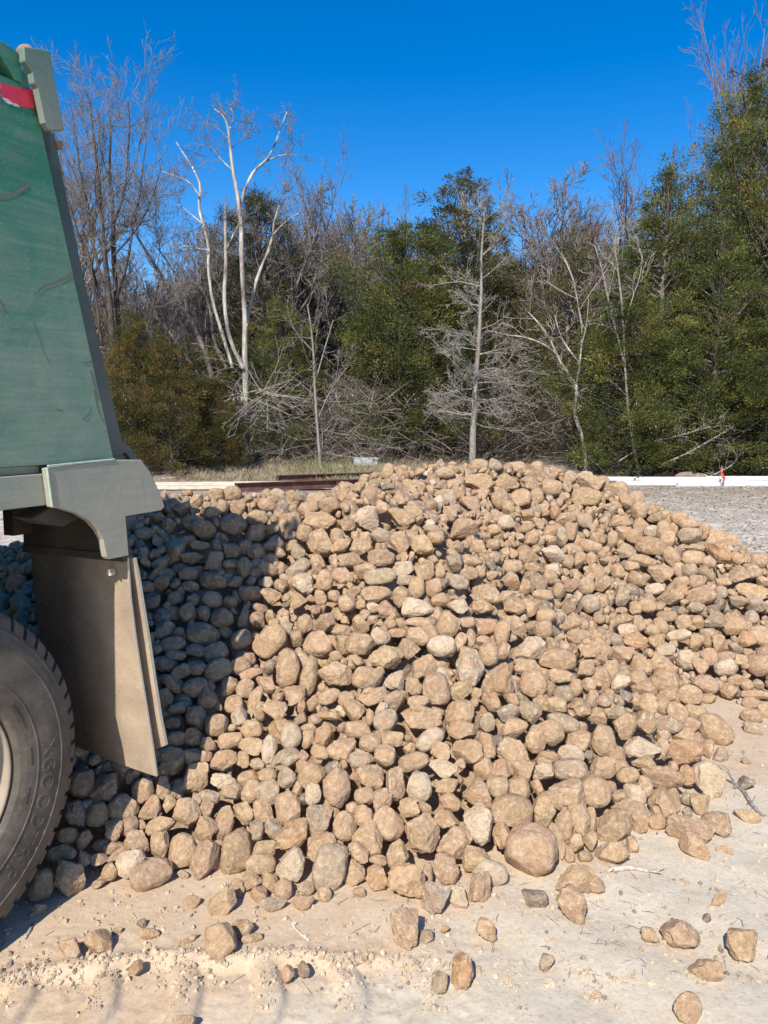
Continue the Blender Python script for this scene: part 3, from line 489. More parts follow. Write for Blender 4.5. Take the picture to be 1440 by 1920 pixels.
FULL = {'white striped rock high': 'white striped rock', 'long pink rock lying': 'long pink rock at the foot', 'white rock': 'white rock with the grey patch', 'bright tan rock': 'bright rock under the mud flaps', 'brown rock': 'brown rock by the tyre',
        'large shaded brown rock': 'shaded rock with the rusty patch', 'brown angular rock': 'rock with the dark cut face', 'large dark brown rock': 'rock with the glittering face', 'grey-white egg-shaped rock low': 'grey-white egg-shaped rock'}
VAGUE = {'grey rock', 'large rock', 'large rough tan rock', 'large round tan rock', 'large tan rock', 'large tan rock high', 'round brown rock', 'round rock', 'round tan rock standing', 'small dark grey rock', 'small rough tan rock', 'small round tan rock',
         'small white rock', 'tan rock', 'flat grey rock', 'long grey rock', 'tall rounded tan rock', 'rounded grey-tan rock lying', 'large angular tan rock', 'large pinkish rock', 'long pale grey rock', 'smooth round tan rock', 'large blunt tan rock'}
GOOD = [(R, FULL.get(s, s)) for R, s in zip(MARKS, snames) if snames.count(s) == 1 and len(s.split()) >= 2 and s not in VAGUE]
def way(dx, dy):
    a = math.degrees(math.atan2(-dy, dx)) % 360
    return ['to the right of', 'above and right of', 'above', 'above and left of', 'to the left of', 'below and left of', 'below', 'below and right of'][int((a + 22.5) // 45) % 8]
def size_word(R):
    m = R['a'] * R['b']; e = max(R['a'], R['b']) / min(R['a'], R['b'])
    return ('long ' if e > 1.55 else '') + ('large' if m > 620 else 'small' if m < 260 else 'medium')
def auto_label(R):
    kind = {'r': 'rounded', 'a': 'chunky', 's': 'flat'}[R['st']]; col = 'shaded ' + WORD[R['c']] if in_shade(R['px'], R['py']) else WORD[R['c']]
    near = sorted(GOOD, key=lambda g: (g[0]['px'] - R['px']) ** 2 + (g[0]['py'] - R['py']) ** 2)
    for M, s in near[:7]:
        t = f"{size_word(R)} {kind} {col} rock {way(R['px'] - M['px'], R['py'] - M['py'])} the {s}"
        if t.lower() not in used and len(t.split()) <= 16: used.add(t.lower()); return t
    t = f"{kind} {col} rock between the {near[0][1]} and the {near[1][1]}"
    used.add(t.lower()); return t
for k in single:
    R = ROCKS[k]
    o = bpy.data.objects.new('river_rock', rock_mesh(R['st'], R['i'])); COL.objects.link(o)
    M4 = Matrix(R['M'].tolist()).to_4x4(); M4.translation = Vector(R['P']); o.matrix_world = M4
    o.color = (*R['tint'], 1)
    tag(o, R['lab'] or auto_label(R), 'rock', 'river rocks of the dumped pile' if R['onheap'] else 'rocks scattered on the ground')

# --- all smaller and half buried rocks as one mass
HV, HF, HT, HS = [], [], [], []
hn = 0
def add_rock(st, i, sub, P, M, t):
    global hn
    v, f = shape(st, i, sub); HV.append(v @ M.T + P); HF.append(f + hn); hn += len(v)
    HT.append(np.repeat(t[None], len(v), 0)); HS.append(np.full((len(v), 3), rr.random()))
for k in rest:
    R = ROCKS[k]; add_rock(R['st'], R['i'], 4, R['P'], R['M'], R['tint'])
cen = [R['P'] for R in ROCKS]; rad = [R['r'] for R in ROCKS]
def rnd_rot():
    q = rr.normal(size=4); q /= np.linalg.norm(q); w, x, y, z = q
    return np.array([[1-2*(y*y+z*z), 2*(x*y-z*w), 2*(x*z+y*w)], [2*(x*y+z*w), 1-2*(x*x+z*z), 2*(y*z-x*w)], [2*(x*z-y*w), 2*(y*z+x*w), 1-2*(x*x+y*y)]])
CK = list('tttttttttbbbbggppwyd'); 
def scatter(ntry, rlo, rhi, sink, gap, keep, sub_near, jitter=.03, xr=(-3.6, 3.8), yr=(2.3, 7.6)):
    C = np.zeros((30000, 3)); Rd = np.zeros(30000); n = 0
    if keep:
        n = len(cen); C[:n] = np.array(cen); Rd[:n] = rad
    X = rr.uniform(*xr, ntry); Y = rr.uniform(*yr, ntry); Hh = heap_h(X, Y)
    for x, y, hh in zip(X, Y, Hh):
        if hh < .015 or hh > 5: continue
        tu = (x + 1.247) * .4226 + (y - 1.965) * .9063; ty = -(x + 1.247) * .9063 + (y - 1.965) * .4226
        if abs(tu) < .66 and -.1 < ty < 2.5: continue                # the truck's wheels stand there
        r = rlo + (rhi - rlo) * rr.random() ** 1.4
        if not keep and hh < .30: continue
        z = max(hh - sink * r + rr.uniform(-jitter, jitter), r * .6); P = np.array([x, y, z])
        if n and (((C[:n] - P) ** 2).sum(1) < (gap * (Rd[:n] + r)) ** 2).any(): continue
        if keep and on_surveyed(P, r): continue
        C[n] = P; Rd[n] = r; n += 1
        if keep: cen.append(P); rad.append(r)
        st = 'r' if rr.random() < .3 else 'a'
        M = rnd_rot() @ np.diag(r * np.array([rr.uniform(.95, 1.3), rr.uniform(.85, 1.1), rr.uniform(.6, .9)]))
        back = y > 5.7 + .2 * x or hh < 0
        add_rock(st, int(rr.integers(NSH[st])), 3 if back else sub_near, P, M, tint(CK[int(rr.integers(len(CK)))]))
scatter(9000, .042, .075, .55, .72, True, 4)
scatter(16000, .026, .046, .8, .68, True, 4)
scatter(16000, .017, .031, .6, .52, True, 3, .015)
scatter(6000, .06, .08, 2.0, .62, False, 3, .01)
nr = hn
# the packed core under the top layers
cx = np.linspace(-3.8, 3.9, 78); cy = np.linspace(2.2, 8.1, 60); CX, CY = np.meshgrid(cx, cy)
CZ = np.maximum(heap_h(CX, CY) - .17, -.06) + .02 * np.sin(CX * 31) * np.sin(CY * 27)
cv = np.stack([CX.ravel(), CY.ravel(), CZ.ravel()], 1)
ii = (np.arange(59)[:, None] * 78 + np.arange(77)[None]).ravel()
quads = np.stack([ii, ii + 1, ii + 79, ii + 78], 1) + hn
HV.append(cv); HT.append(np.repeat(np.array([[.30, .21, .13]]), len(cv), 0)); HS.append(np.full((len(cv), 3), .5))
hv = np.concatenate(HV)
hm = mesh_np('river_rock_pile', hv, [np.concatenate(HF), quads], True, heap_mat)
vcol(hm, 'tint', np.concatenate(HT)); vcol(hm, 'seed', np.concatenate(HS))
tag(put('river_rock_pile', hm), 'smaller tan river rocks filling the rest of the dumped pile', 'rock pile', kind='stuff')

# ------------------------------------------------------------------ dump truck; local x = rearward, y = across (0 = outer face of the tyres), z = up
def metal(name, base, dust, z0, z1, dmin, dmax, rough=.6, streak=1.0):
    m, nt, b = new_mat(name, rough, .4)
    ob = coords(nt); sp = nt.nodes.new('ShaderNodeSeparateXYZ'); nt.links.new(ob, sp.inputs[0])
    st = noise(nt, coords(nt, 'Object', (3, 3, 55)), 1.6, 6, .7, .3); bl = noise(nt, ob, 3.2, 5, .6, .5); fi = noise(nt, ob, 120, 3, .6)
    mr = N(nt, 'ShaderNodeMapRange'); mr.inputs[1].default_value, mr.inputs[2].default_value = z0, z1
    mr.inputs[3].default_value, mr.inputs[4].default_value = dmax, dmin; nt.links.new(sp.outputs[2], mr.inputs[0])
    f = math_n(nt, 'ADD', mr.outputs[0], math_n(nt, 'MULTIPLY', math_n(nt, 'SUBTRACT', st, .5), .75 * streak))
    f = math_n(nt, 'ADD', f, math_n(nt, 'MULTIPLY', math_n(nt, 'SUBTRACT', bl, .5), .9), True)
    c = mix(nt, f, base, dust)
    c = mix(nt, ramp(nt, fi, [(.62, 0.0), (.75, .35)]), c, tuple(min(1, v * 1.5 + .03) for v in dust))
    nt.links.new(c, b.inputs['Base Color'])
    p = bump(nt, b, bl, .3, .02); bump(nt, b, fi, .12, .002, p)
    return m
GREEN, DUST = (.030, .175, .112), (.33, .345, .275)
paint = metal('dusty_green_paint', GREEN, DUST, 1.47, 2.35, .12, .52)
plate_m = metal('dusty_green_plate', (.07, .19, .15), (.43, .375, .295), 1.15, 1.6, .62, .85, .65, .6)
bracket_m = metal('grey_green_bracket', (.05, .15, .115), (.26, .26, .215), 2.4, 2.68, .3, .9, .6, .5)
dark_m = metal('grey_tailgate_edge', (.04, .085, .068), (.16, .155, .13), 1.45, 2.4, .2, .75, .6, .4)
under_m = metal('dirty_chassis', (.03, .027, .025), (.20, .155, .11), .3, 1.4, .15, .5, .8, .3)
flap_m, nt, b = new_mat('dusty_flap_painted_shade', .9, .2)
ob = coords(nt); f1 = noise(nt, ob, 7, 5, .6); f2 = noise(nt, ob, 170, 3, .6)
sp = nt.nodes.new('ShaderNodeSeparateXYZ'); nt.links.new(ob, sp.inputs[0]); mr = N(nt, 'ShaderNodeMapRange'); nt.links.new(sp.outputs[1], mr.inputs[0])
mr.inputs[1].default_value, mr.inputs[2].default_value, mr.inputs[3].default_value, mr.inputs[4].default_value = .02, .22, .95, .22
c = mix(nt, math_n(nt, 'MULTIPLY', ramp(nt, f1, [(.3, .6), (.7, 1.0)]), mr.outputs[0]), (.045, .034, .028), (.50, .385, .27)); c = mix(nt, ramp(nt, f2, [(.6, 0.0), (.7, .5)]), c, (.55, .46, .36))  # inboard shade painted into the colour: the dusty tone darkens away from the outer edge
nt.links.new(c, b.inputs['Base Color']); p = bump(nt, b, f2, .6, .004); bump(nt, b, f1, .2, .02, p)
edge_m, nt, b = new_mat('pale_flap_edge', .85, .2); c = mix(nt, noise(nt, coords(nt), 60), (.45, .40, .30), (.66, .6, .48)); nt.links.new(c, b.inputs['Base Color'])
tyre_m, nt, b = new_mat('dusty_tyre', .75, .3)
ob = coords(nt); t1 = noise(nt, ob, 9, 5, .6); t2 = noise(nt, ob, 60, 4, .6)
c = mix(nt, ramp(nt, t1, [(.3, .15), (.72, .9)]), (.045, .04, .036), (.175, .145, .115)); c = mix(nt, ramp(nt, t2, [(.58, 0.0), (.74, .5)]), c, (.27, .215, .15))
nt.links.new(c, b.inputs['Base Color']); bump(nt, b, t2, .2, .003)
rim_m, nt, b = new_mat('dusty_wheel_disc', .7, .3); c = mix(nt, noise(nt, coords(nt), 14, 5), (.27, .215, .155), (.44, .365, .28)); nt.links.new(c, b.inputs['Base Color'])
weld_m, nt, b = new_mat('pale_weld_bead', .8, .2); c = mix(nt, ramp(nt, noise(nt, coords(nt), 45), [(.4, 0.0), (.6, 1.0)]), (.34, .44, .35), (.44, .50, .41)); nt.links.new(c, b.inputs['Base Color'])
red_m, nt, b = new_mat('red_reflector', .35, .5); c = mix(nt, noise(nt, coords(nt), 90, 3), (.50, .018, .045), (.68, .05, .085)); nt.links.new(c, b.inputs['Base Color'])
white_m, nt, b = new_mat('torn_white_tape', .7, .3); b.inputs['Base Color'].default_value = (.62, .62, .6, 1)
scr_m, nt, b = new_mat('rusty_scratch', .8, .2); c = mix(nt, noise(nt, coords(nt), 70, 4), (.11, .15, .115), (.215, .17, .13)); nt.links.new(c, b.inputs['Base Color'])
rust_m, nt, b = new_mat('rust', .9, .2); c = mix(nt, noise(nt, coords(nt), 60, 4), (.15, .095, .065), (.33, .245, .18)); nt.links.new(c, b.inputs['Base Color'])

TRUCK = tag(empty('dump_truck', (-1.247, 1.965, 0), math.radians(65)), 'dusty green dump truck with mud flaps backed up to the rock pile', 'dump truck')
WID = 2.42                                                                # overall width over the tyres
body = bm = None
bm = bmesh.new()                                                          # floor, bulkhead and far side of the dump body
bm_box(bm, -4.3, .76, .005, WID - .005, 1.435, 1.4665)
bm_box(bm, -4.34, -4.28, .0, WID, 1.4, 2.62)
bm_box(bm, -4.3, .44, WID, WID + .06, 1.47, 2.545)
bm_box(bm, -4.3, .3, .35, .5, 1.3, 1.44); bm_box(bm, -4.3, .3, WID - .5, WID - .35, 1.3, 1.44)
body = bm_obj('dump_body', bm, paint, TRUCK, bevel=.004)
Y0 = -.06
bm = bmesh.new()                                                          # near side wall with scratches worn into it
bm_prism(bm, [(-4.3, 1.471), (.691, 1.471), (.436, 2.545), (-4.3, 2.525)], Y0, Y0 + .05)
def scratch(pts, w):
    w *= .72
    for k, ((x0, z0), (x1, z1)) in enumerate(zip(pts, pts[1:])):
        dx, dz = x1 - x0, z1 - z0; L = math.hypot(dx, dz); nx_, nz_ = -dz / L, dx / L
        w0, w1 = w * (1 - k / (len(pts) - 1)) ** .6, w * (1 - (k + 1) / (len(pts) - 1)) ** .6
        vs = [bm.verts.new(q) for q in ((x0 - nx_*w0, Y0 - .0012, z0 - nz_*w0), (x1 - nx_*w1, Y0 - .0012, z1 - nz_*w1), (x1 + nx_*w1, Y0 - .0012, z1 + nz_*w1), (x0 + nx_*w0, Y0 - .0012, z0 + nz_*w0))]
        bm.faces.new(vs if w1 > 0 else vs[:2] + vs[3:]).material_index = 1
scratch([(.403, 2.275), (.388, 2.262), (.35, 2.236), (.306, 2.217), (.25, 2.21), (.19, 2.22)], .007)
scratch([(.549, 2.053), (.529, 2.036), (.496, 2.018), (.445, 1.999), (.412, 1.972), (.40, 1.963)], .0075)
scratch([(.613, 1.788), (.59, 1.783), (.564, 1.784)], .006); scratch([(.569, 1.605), (.599, 1.628), (.612, 1.655)], .005)
scratch([(.49, 1.634), (.474, 1.633), (.457, 1.640)], .004); scratch([(.283, 1.94), (.30, 1.915), (.309, 1.899)], .005); scratch([(.62, 1.70), (.632, 1.64), (.655, 1.59)], .006)
scratch([(.40, 1.885), (.43, 1.80), (.47, 1.74)], .0022); scratch([(.61, 1.76), (.626, 1.70), (.64, 1.66)], .006); scratch([(.36, 2.36), (.38, 2.363), (.395, 2.36)], .003)
for z, u0, u1 in ((2.33, .34, .49), (2.19, .1, .36), (1.86, .32, .56)): scratch([(u0, z), (u1, z + .02)], .0012)
bm_obj('side_panel', bm, [paint, scr_m], body)
bm = bmesh.new()                                                          # top rail with its gussets and dark pockets
bm_prism(bm, [(-4.3, 2.525), (.333, 2.538), (.350, 2.585), (.335, 2.60), (-4.3, 2.59)], Y0 + .035, Y0 + .06)
bm_prism(bm, [(-4.3, 2.59), (.30, 2.595), (.335, 2.590), (.364, 2.562), (.378, 2.546), (.398, 2.548), (.396, 2.603), (.386, 2.626), (.365, 2.632), (.335, 2.634), (.2, 2.632), (-4.3, 2.63)], Y0 - .005, Y0 + .045)
bm_box(bm, -4.3, .49, Y0 + .07, Y0 + .09, 2.46, 2.628)
bm_obj('top_rail', bm, paint, body, bevel=.003)
bm = bmesh.new()
bm_prism(bm, [(.383, 2.633), (.428, 2.647), (.473, 2.66), (.484, 2.602), (.514, 2.453), (.459, 2.437), (.443, 2.452), (.43, 2.509), (.423, 2.54), (.412, 2.548), (.407, 2.575), (.383, 2.595)], -.095, -.072)
bm_obj('tailgate_bracket', bm, bracket_m, body, bevel=.003)
bm = bmesh.new(); bmesh.ops.create_icosphere(bm, subdivisions=3, radius=1, matrix=Matrix.Translation((.424, -.05, 2.645)) @ Matrix.Diagonal((.017, .03, .019, 1)))
bm_obj('hinge_pin', bm, rust_m, body, smooth=True)
bm = bmesh.new()
bm_prism(bm, [(.525, 2.437), (.552, 2.443), (.55, 2.418), (.535, 2.412)], -.045, -.03); bm_obj('rust_lug', bm, rust_m, body)
bm = bmesh.new()                                                          # tailgate, set in behind the side wall
bm_prism(bm, [(.49, 2.50), (.584, 2.485), (.611, 2.35), (.68, 2.051), (.757, 1.762), (.83, 1.488), (.70, 1.468), (.66, 1.6), (.5, 2.3)], .02, WID - .02)
gate = bm_obj('tailgate', bm, dark_m, body, bevel=.004)
bm = bmesh.new()                                                          # rounded latch hook at its foot
seg = [(math.cos(t), math.sin(t)) for t in np.linspace(0, math.pi * .62, 14)]
cxl, czl = .79, 1.43
bm_prism(bm, [(cxl + .115 * a, czl + .105 * c) for a, c in seg] + [(cxl + .085 * a, czl + .075 * c) for a, c in seg[::-1]], .03, .062)
bm_prism(bm, [(cxl + .084 * a, czl + .074 * c) for a, c in seg] + [(cxl, czl)], .045, .06)
bm_obj('latch_hook', bm, dark_m, gate, bevel=.002)
bm = bmesh.new()                                                          # rub rail under the side wall
bm_prism(bm, [(-4.3, 1.349), (.425, 1.349), (.421, 1.444), (-4.3, 1.444)], Y0 - .003, Y0 + .07)
bm_prism(bm, [(-4.3, 1.444), (.41, 1.444), (.41, 1.469), (-4.3, 1.469)], Y0 + .022, Y0 + .06)
bm_obj('rub_rail', bm, plate_m, body, bevel=.003)
bm = bmesh.new()                                                          # hinge plate with its quarter-round cut-out
bm_prism(bm, [(.392, 1.462), (.66, 1.4745), (.789, 1.469), (.831, 1.425), (.884, 1.336), (.899, 1.296), (.881, 1.285), (.816, 1.284), (.705, 1.283), (.709, 1.216), (.713, 1.148), (.621, 1.15), (.612, 1.16), (.599, 1.22), (.58, 1.251), (.549, 1.284), (.497, 1.315), (.438, 1.336), (.404, 1.344)], -.09, -.066)
hp = bm_obj('hinge_plate', bm, plate_m, body, bevel=.003)
bm = bmesh.new()
wl = [(.396 + t * .27, -.089, 1.468 + t * .008 ) for t in np.linspace(0, 1, 60)]
bm_tube(bm, wl, .0036, 6)
wl = [(.392 + .012 * t, -.09, 1.464 - t * .12) for t in np.linspace(0, 1, 40)]
bm_tube(bm, wl, .0042, 6)
bm_obj('weld_bead', bm, weld_m, body, smooth=True)
bm = bmesh.new()
bm_prism(bm, [(.326, 2.521), (.433, 2.543), (.439, 2.494), (.388, 2.483), (.379, 2.487), (.366, 2.484), (.35, 2.489), (.331, 2.487)], Y0 - .0025, Y0 + .001)
tp = bm_obj('reflector_tape', bm, red_m, body)
bm = bmesh.new(); bm_prism(bm, [(.331, 2.489), (.352, 2.491), (.366, 2.486), (.384, 2.486), (.388, 2.481), (.372, 2.4775), (.362, 2.4795), (.352, 2.476), (.342, 2.4785), (.334, 2.483)], Y0 - .0015, Y0 + .001)
bm_obj('torn_tape_edge', bm, white_m, body)
bm = bmesh.new(); bm_prism(bm, [(.05, 2.462), (.318, 2.519), (.324, 2.487), (.05, 2.43)], Y0 - .0025, Y0 + .001); bm_obj('reflector_tape', bm, white_m, body)

# chassis, axles and flap hangers
bm = bmesh.new()
bm_box(bm, -6.5, .55, .86, .94, .98, 1.26); bm_box(bm, -6.5, .55, WID - .94, WID - .86, .98, 1.26)
bm_box(bm, .30, .42, .2, WID - .2, 1.02, 1.3); bm_box(bm, -.75, -.66, .86, WID - .86, 1.0, 1.2)
bm_prism(bm, [(.38, 1.31), (.47, 1.345), (.60, 1.30), (.50, 1.27), (.44, 1.285)], -.03, .06)
bm_obj('chassis_frame', bm, under_m, TRUCK, bevel=.006)
bm = bmesh.new(); bm_tube(bm, [(.27, .35, 1.33), (.30, .33, 1.22), (.26, .32, 1.13), (.2, .34, 1.05)], .022, 8); bm_obj('air_hose', bm, rust_m, TRUCK, smooth=True)
for u in (0, -1.36):
    bm = bmesh.new(); bm_tube(bm, [(u, .2, .54), (u, WID - .2, .54)], .085, 16)
    bmesh.ops.create_icosphere(bm, subdivisions=3, radius=.2, matrix=Matrix.Translation((u, WID / 2, .54)))
    bm_obj('axle', bm, under_m, TRUCK, smooth=True)
def hanger(y0, y1):
    bm = bmesh.new()
    bm_box(bm, .700, .712, y0 + .02, y1, 1.155, 1.36); bm_box(bm, .694, .716, y0, y1, 1.128, 1.155); bm_box(bm, .62, .70, y1 - .05, y1, 1.2, 1.42)
    h = bm_obj('flap_hanger', bm, under_m, TRUCK, bevel=.002)
    for yy in (.055,): 
        bm = bmesh.new(); bm_tube(bm, [(.70, y0 + yy, 1.09), (.683, y0 + yy, 1.09)], .013, 6); bm_obj('bolt', bm, edge_m, h)
def flap(pts, y0, y1, th, ztilt, round_c=False):
    """a hanging rubber sheet: pts = (x, z) down its curve"""
    bm = bmesh.new(); n = len(pts); cols = 8; G = []
    for k in range(cols + 1):
        t = k / cols; y = y0 + (y1 - y0) * t
        for side in (0, 1):
            row = []
            for i, (x, z) in enumerate(pts):
                zz = z; yy = y
                if i == n - 1 and round_c and k == 0: zz += .03
                if i == n - 1: zz += ztilt * t
                row.append(bm.verts.new((x + side * th + .012 * math.sin(3 * t + i * .7) * i / n, yy - .03 * (1 - t) * (i / n) ** 2, zz)))
            G.append(row)
    f0 = lambda k, s: G[2 * k + s]
    for k in range(cols):
        for i in range(n - 1):
            bm.faces.new((f0(k, 0)[i], f0(k + 1, 0)[i], f0(k + 1, 0)[i + 1], f0(k, 0)[i + 1])); bm.faces.new((f0(k, 1)[i], f0(k, 1)[i + 1], f0(k + 1, 1)[i + 1], f0(k + 1, 1)[i]))
        bm.faces.new((f0(k, 0)[-1], f0(k + 1, 0)[-1], f0(k + 1, 1)[-1], f0(k, 1)[-1])); bm.faces.new((f0(k, 0)[0], f0(k, 1)[0], f0(k + 1, 1)[0], f0(k + 1, 0)[0]))
    for i in range(n - 1):
        bm.faces.new((f0(0, 0)[i], f0(0, 0)[i + 1], f0(0, 1)[i + 1], f0(0, 1)[i])).material_index = 1
        bm.faces.new((f0(cols, 0)[i], f0(cols, 1)[i], f0(cols, 1)[i + 1], f0(cols, 0)[i + 1])).material_index = 1
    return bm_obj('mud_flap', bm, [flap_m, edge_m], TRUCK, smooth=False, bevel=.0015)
FC1 = [(.712, 1.14), (.716, 1.0), (.728, .86), (.745, .72), (.765, .58), (.785, .45), (.80, .33)]
FC2 = [(.735, 1.135), (.750, 1.06), (.764, .95), (.782, .82), (.80, .68), (.822, .54), (.845, .40)]
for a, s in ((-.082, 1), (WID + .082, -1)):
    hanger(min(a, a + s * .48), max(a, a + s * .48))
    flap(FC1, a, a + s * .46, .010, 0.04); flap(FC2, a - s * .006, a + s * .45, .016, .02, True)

# wheels: lathe of the tyre section with shoulder notches, raised rings and lettering
def tyre_bm(letter):
    prof = [(.283, .05), (.289, .03), (.300, .016), (.318, .008), (.336, .003), (.3495, .001), (.351, -.0015), (.3545, -.0015), (.356, 0), (.40, -.003), (.436, -.001), (.4375, -.0035), (.4405, -.0035), (.442, -.001),
            (.462, .004), (.478, .010), (.484, .010), (.494, .019), (.507, .026), (.522, .034), (.534, .046), (.540, .068), (.5415, .11), (.5415, .14)]
    prof = prof + [(r, .28 - y) for r, y in prof[-2::-1]]
    nb = 58; fr = [0, .36, .38, .5, .62, .64]; ang = [(k + q) * 2 * math.pi / nb for k in range(nb) for q in fr]; notch = [q in (.38, .5, .62) for k in range(nb) for q in fr]
    bm = bmesh.new(); rings = []
    for a, nk in zip(ang, notch):
        row = []
        for j, (r, y) in enumerate(prof):
            if nk and 18 <= j <= 22: y += .009; r -= .007
            if nk and len(prof) - 23 <= j <= len(prof) - 19: y -= .009; r -= .007
            row.append(bm.verts.new((r * math.cos(a), y, r * math.sin(a))))
        rings.append(row)
    for u, v in zip(rings, rings[1:] + rings[:1]):
        for j in range(len(prof) - 1):
            f = bm.faces.new((u[j], v[j], v[j + 1], u[j + 1])); f.smooth = not (18 <= j <= 22)
    for a in (math.radians(10.5), math.radians(-26), math.radians(48), math.radians(-70)):            # fine mould lines
        c, s = math.cos(a), math.sin(a)
        q = [(r * c - w * s, -.0035, r * s + w * c) for r, w in ((.305, -.001), (.348, -.001), (.348, .001), (.305, .001))]
        bm.faces.new([bm.verts.new((x, y + .007 * (i in (0, 3)), z)) for i, (x, y, z) in enumerate(q)])
    if letter:
        for txt, a0, r0, size, ext in (('XGOODTRIP', 4.5, .3665, .066, .0009), ('TUBELESS', 6, .326, .013, .0008), ('RADIAL', -16, .326, .013, .0008), ('REGROOVABLE', 34, .326, .013, .0008)):
            cu = bpy.data.curves.new('tyre_text', 'FONT'); cu.body = txt; cu.size = size; cu.extrude = ext; cu.space_character = 1.12
            tob = bpy.data.objects.new('tyre_text', cu); COL.objects.link(tob); dg = bpy.context.evaluated_depsgraph_get()
            tm = bpy.data.meshes.new_from_object(tob.evaluated_get(dg)); b2 = bmesh.new(); b2.from_mesh(tm)
            bmesh.ops.subdivide_edges(b2, edges=[e for e in b2.edges if e.calc_length() > .012], cuts=1)
            vm = {}
            for v in b2.verts:
                an = math.radians(a0) - v.co.x / (r0 + size * .36); rr_ = r0 + v.co.y * 1.1
                yb = -.003 * (1 - ((rr_ - .40) / .04) ** 2) if rr_ > .36 else .004
                vm[v] = bm.verts.new((rr_ * math.cos(an), yb - ext - v.co.z * 1.0, rr_ * math.sin(an)))
            for f in b2.faces:
                try: bm.faces.new([vm[v] for v in f.verts])
                except ValueError: pass
            b2.free(); bpy.data.objects.remove(tob); bpy.data.meshes.remove(tm); bpy.data.curves.remove(cu)
    return bm
def rim_bm():
    prof = [(.2835, .05), (.2825, .034), (.278, .030), (.272, .034), (.266, .05), (.258, .075), (.250, .085), (.245, .12), (.225, .15), (.19, .165), (.14, .17), (.12, .15), (.10, .12), (.09, .06), (.0, .055)]
    bm = bmesh.new(); n = 72
    rings = [[bm.verts.new((r * math.cos(k * 2 * math.pi / n), y, r * math.sin(k * 2 * math.pi / n))) for k in range(n)] for r, y in prof[:-1]]
    for u, v in zip(rings, rings[1:]):
        for k in range(n): bm.faces.new((u[k], u[(k + 1) % n], v[(k + 1) % n], v[k]))
    bm.faces.new(rings[-1])
    return bm
proto_t = proto_r = None
TZ = .562
for u in (0.0, -1.36):
    for y, flip in ((0, 0), (.32, 0), (WID, 1), (WID - .32, 1)):
        w = empty('wheel', (u + .02, y, TZ), math.pi if flip else 0); w.parent = TRUCK; w.scale = (1.03, 1, 1.03)
        if proto_t is None:
            proto_t = bm_obj('tyre', tyre_bm(True), tyre_m, w); proto_r = bm_obj('rim', rim_bm(), rim_m, w, smooth=True)
            for p in proto_t.data.polygons: pass
        else:
            for src in (proto_t, proto_r):
                c = src.copy(); COL.objects.link(c); c.parent = w

# ------------------------------------------------------------------ trees
def bark(name, c0, c1, sc=20):
    m, nt, b = new_mat(name, .92, .15); g = nt.nodes.new('ShaderNodeNewGeometry').outputs['Position']
    mp = nt.nodes.new('ShaderNodeMapping'); mp.inputs['Scale'].default_value = (1, 1, .25); nt.links.new(g, mp.inputs[0])
    f = noise(nt, mp.outputs[0], sc, 5, .65); nt.links.new(mix(nt, ramp(nt, f, [(.35, 0.0), (.65, 1.0)]), c0, c1), b.inputs['Base Color'])
    bump(nt, b, f, .4, .02); return m
bark_dark = bark('dark_bark', (.038, .031, .027), (.115, .098, .085)); bark_grey = bark('grey_bark', (.15, .13, .115), (.33, .30, .265))
bark_pale = bark('bleached_wood', (.13, .112, .095), (.60, .56, .49), 5); bark_mid = bark('grey_brown_bark', (.10, .082, .068), (.25, .215, .185))
twig_grey = bark('grey_twigs', (.13, .112, .10), (.27, .24, .215)); twig_pink = bark('reddish_twigs', (.13, .088, .075), (.26, .18, .155)); twig_pale = bark('pale_twigs', (.20, .18, .155), (.42, .385, .34)); twig_brown = bark('brown_twigs', (.11, .085, .066), (.24, .195, .16)); wood_twigs = bark('far_twigs', (.15, .128, .115), (.31, .275, .25))
def foliage(name, cols):
    m, nt, b = new_mat(name, .75, .25)
    a = N(nt, 'ShaderNodeVertexColor', layer_name='leaf'); sp = nt.nodes.new('ShaderNodeSeparateColor'); nt.links.new(a.outputs[0], sp.inputs[0])
    c = ramp(nt, sp.outputs[0], cols); nt.links.new(c, b.inputs['Base Color'])
    tr = nt.nodes.new('ShaderNodeBsdfTranslucent'); nt.links.new(c, tr.inputs[0]); ms = nt.nodes.new('ShaderNodeMixShader'); ms.inputs[0].default_value = .22
    out = nt.nodes['Material Output']; nt.links.new(b.outputs[0], ms.inputs[1]); nt.links.new(tr.outputs[0], ms.inputs[2]); nt.links.new(ms.outputs[0], out.inputs[0]); return m
cedar_green = foliage('cedar_green', [(0, (.026, .042, .015)), (.4, (.082, .102, .028)), (.75, (.175, .188, .047)), (.97, (.27, .235, .062)), (1, (.25, .125, .05))])
cedar_rust = foliage('cedar_rust', [(0, (.040, .043, .014)), (.45, (.09, .088, .025)), (.72, (.155, .125, .035)), (1, (.30, .145, .05))])
cedar_dark = foliage('cedar_dark', [(0, (.022, .030, .012)), (.5, (.048, .056, .018)), (.9, (.085, .085, .024)), (1, (.13, .09, .035))])
cedar_dull = foliage('cedar_dull', [(0, (.045, .05, .02)), (.5, (.11, .105, .04)), (.85, (.17, .145, .06)), (1, (.23, .13, .07))])

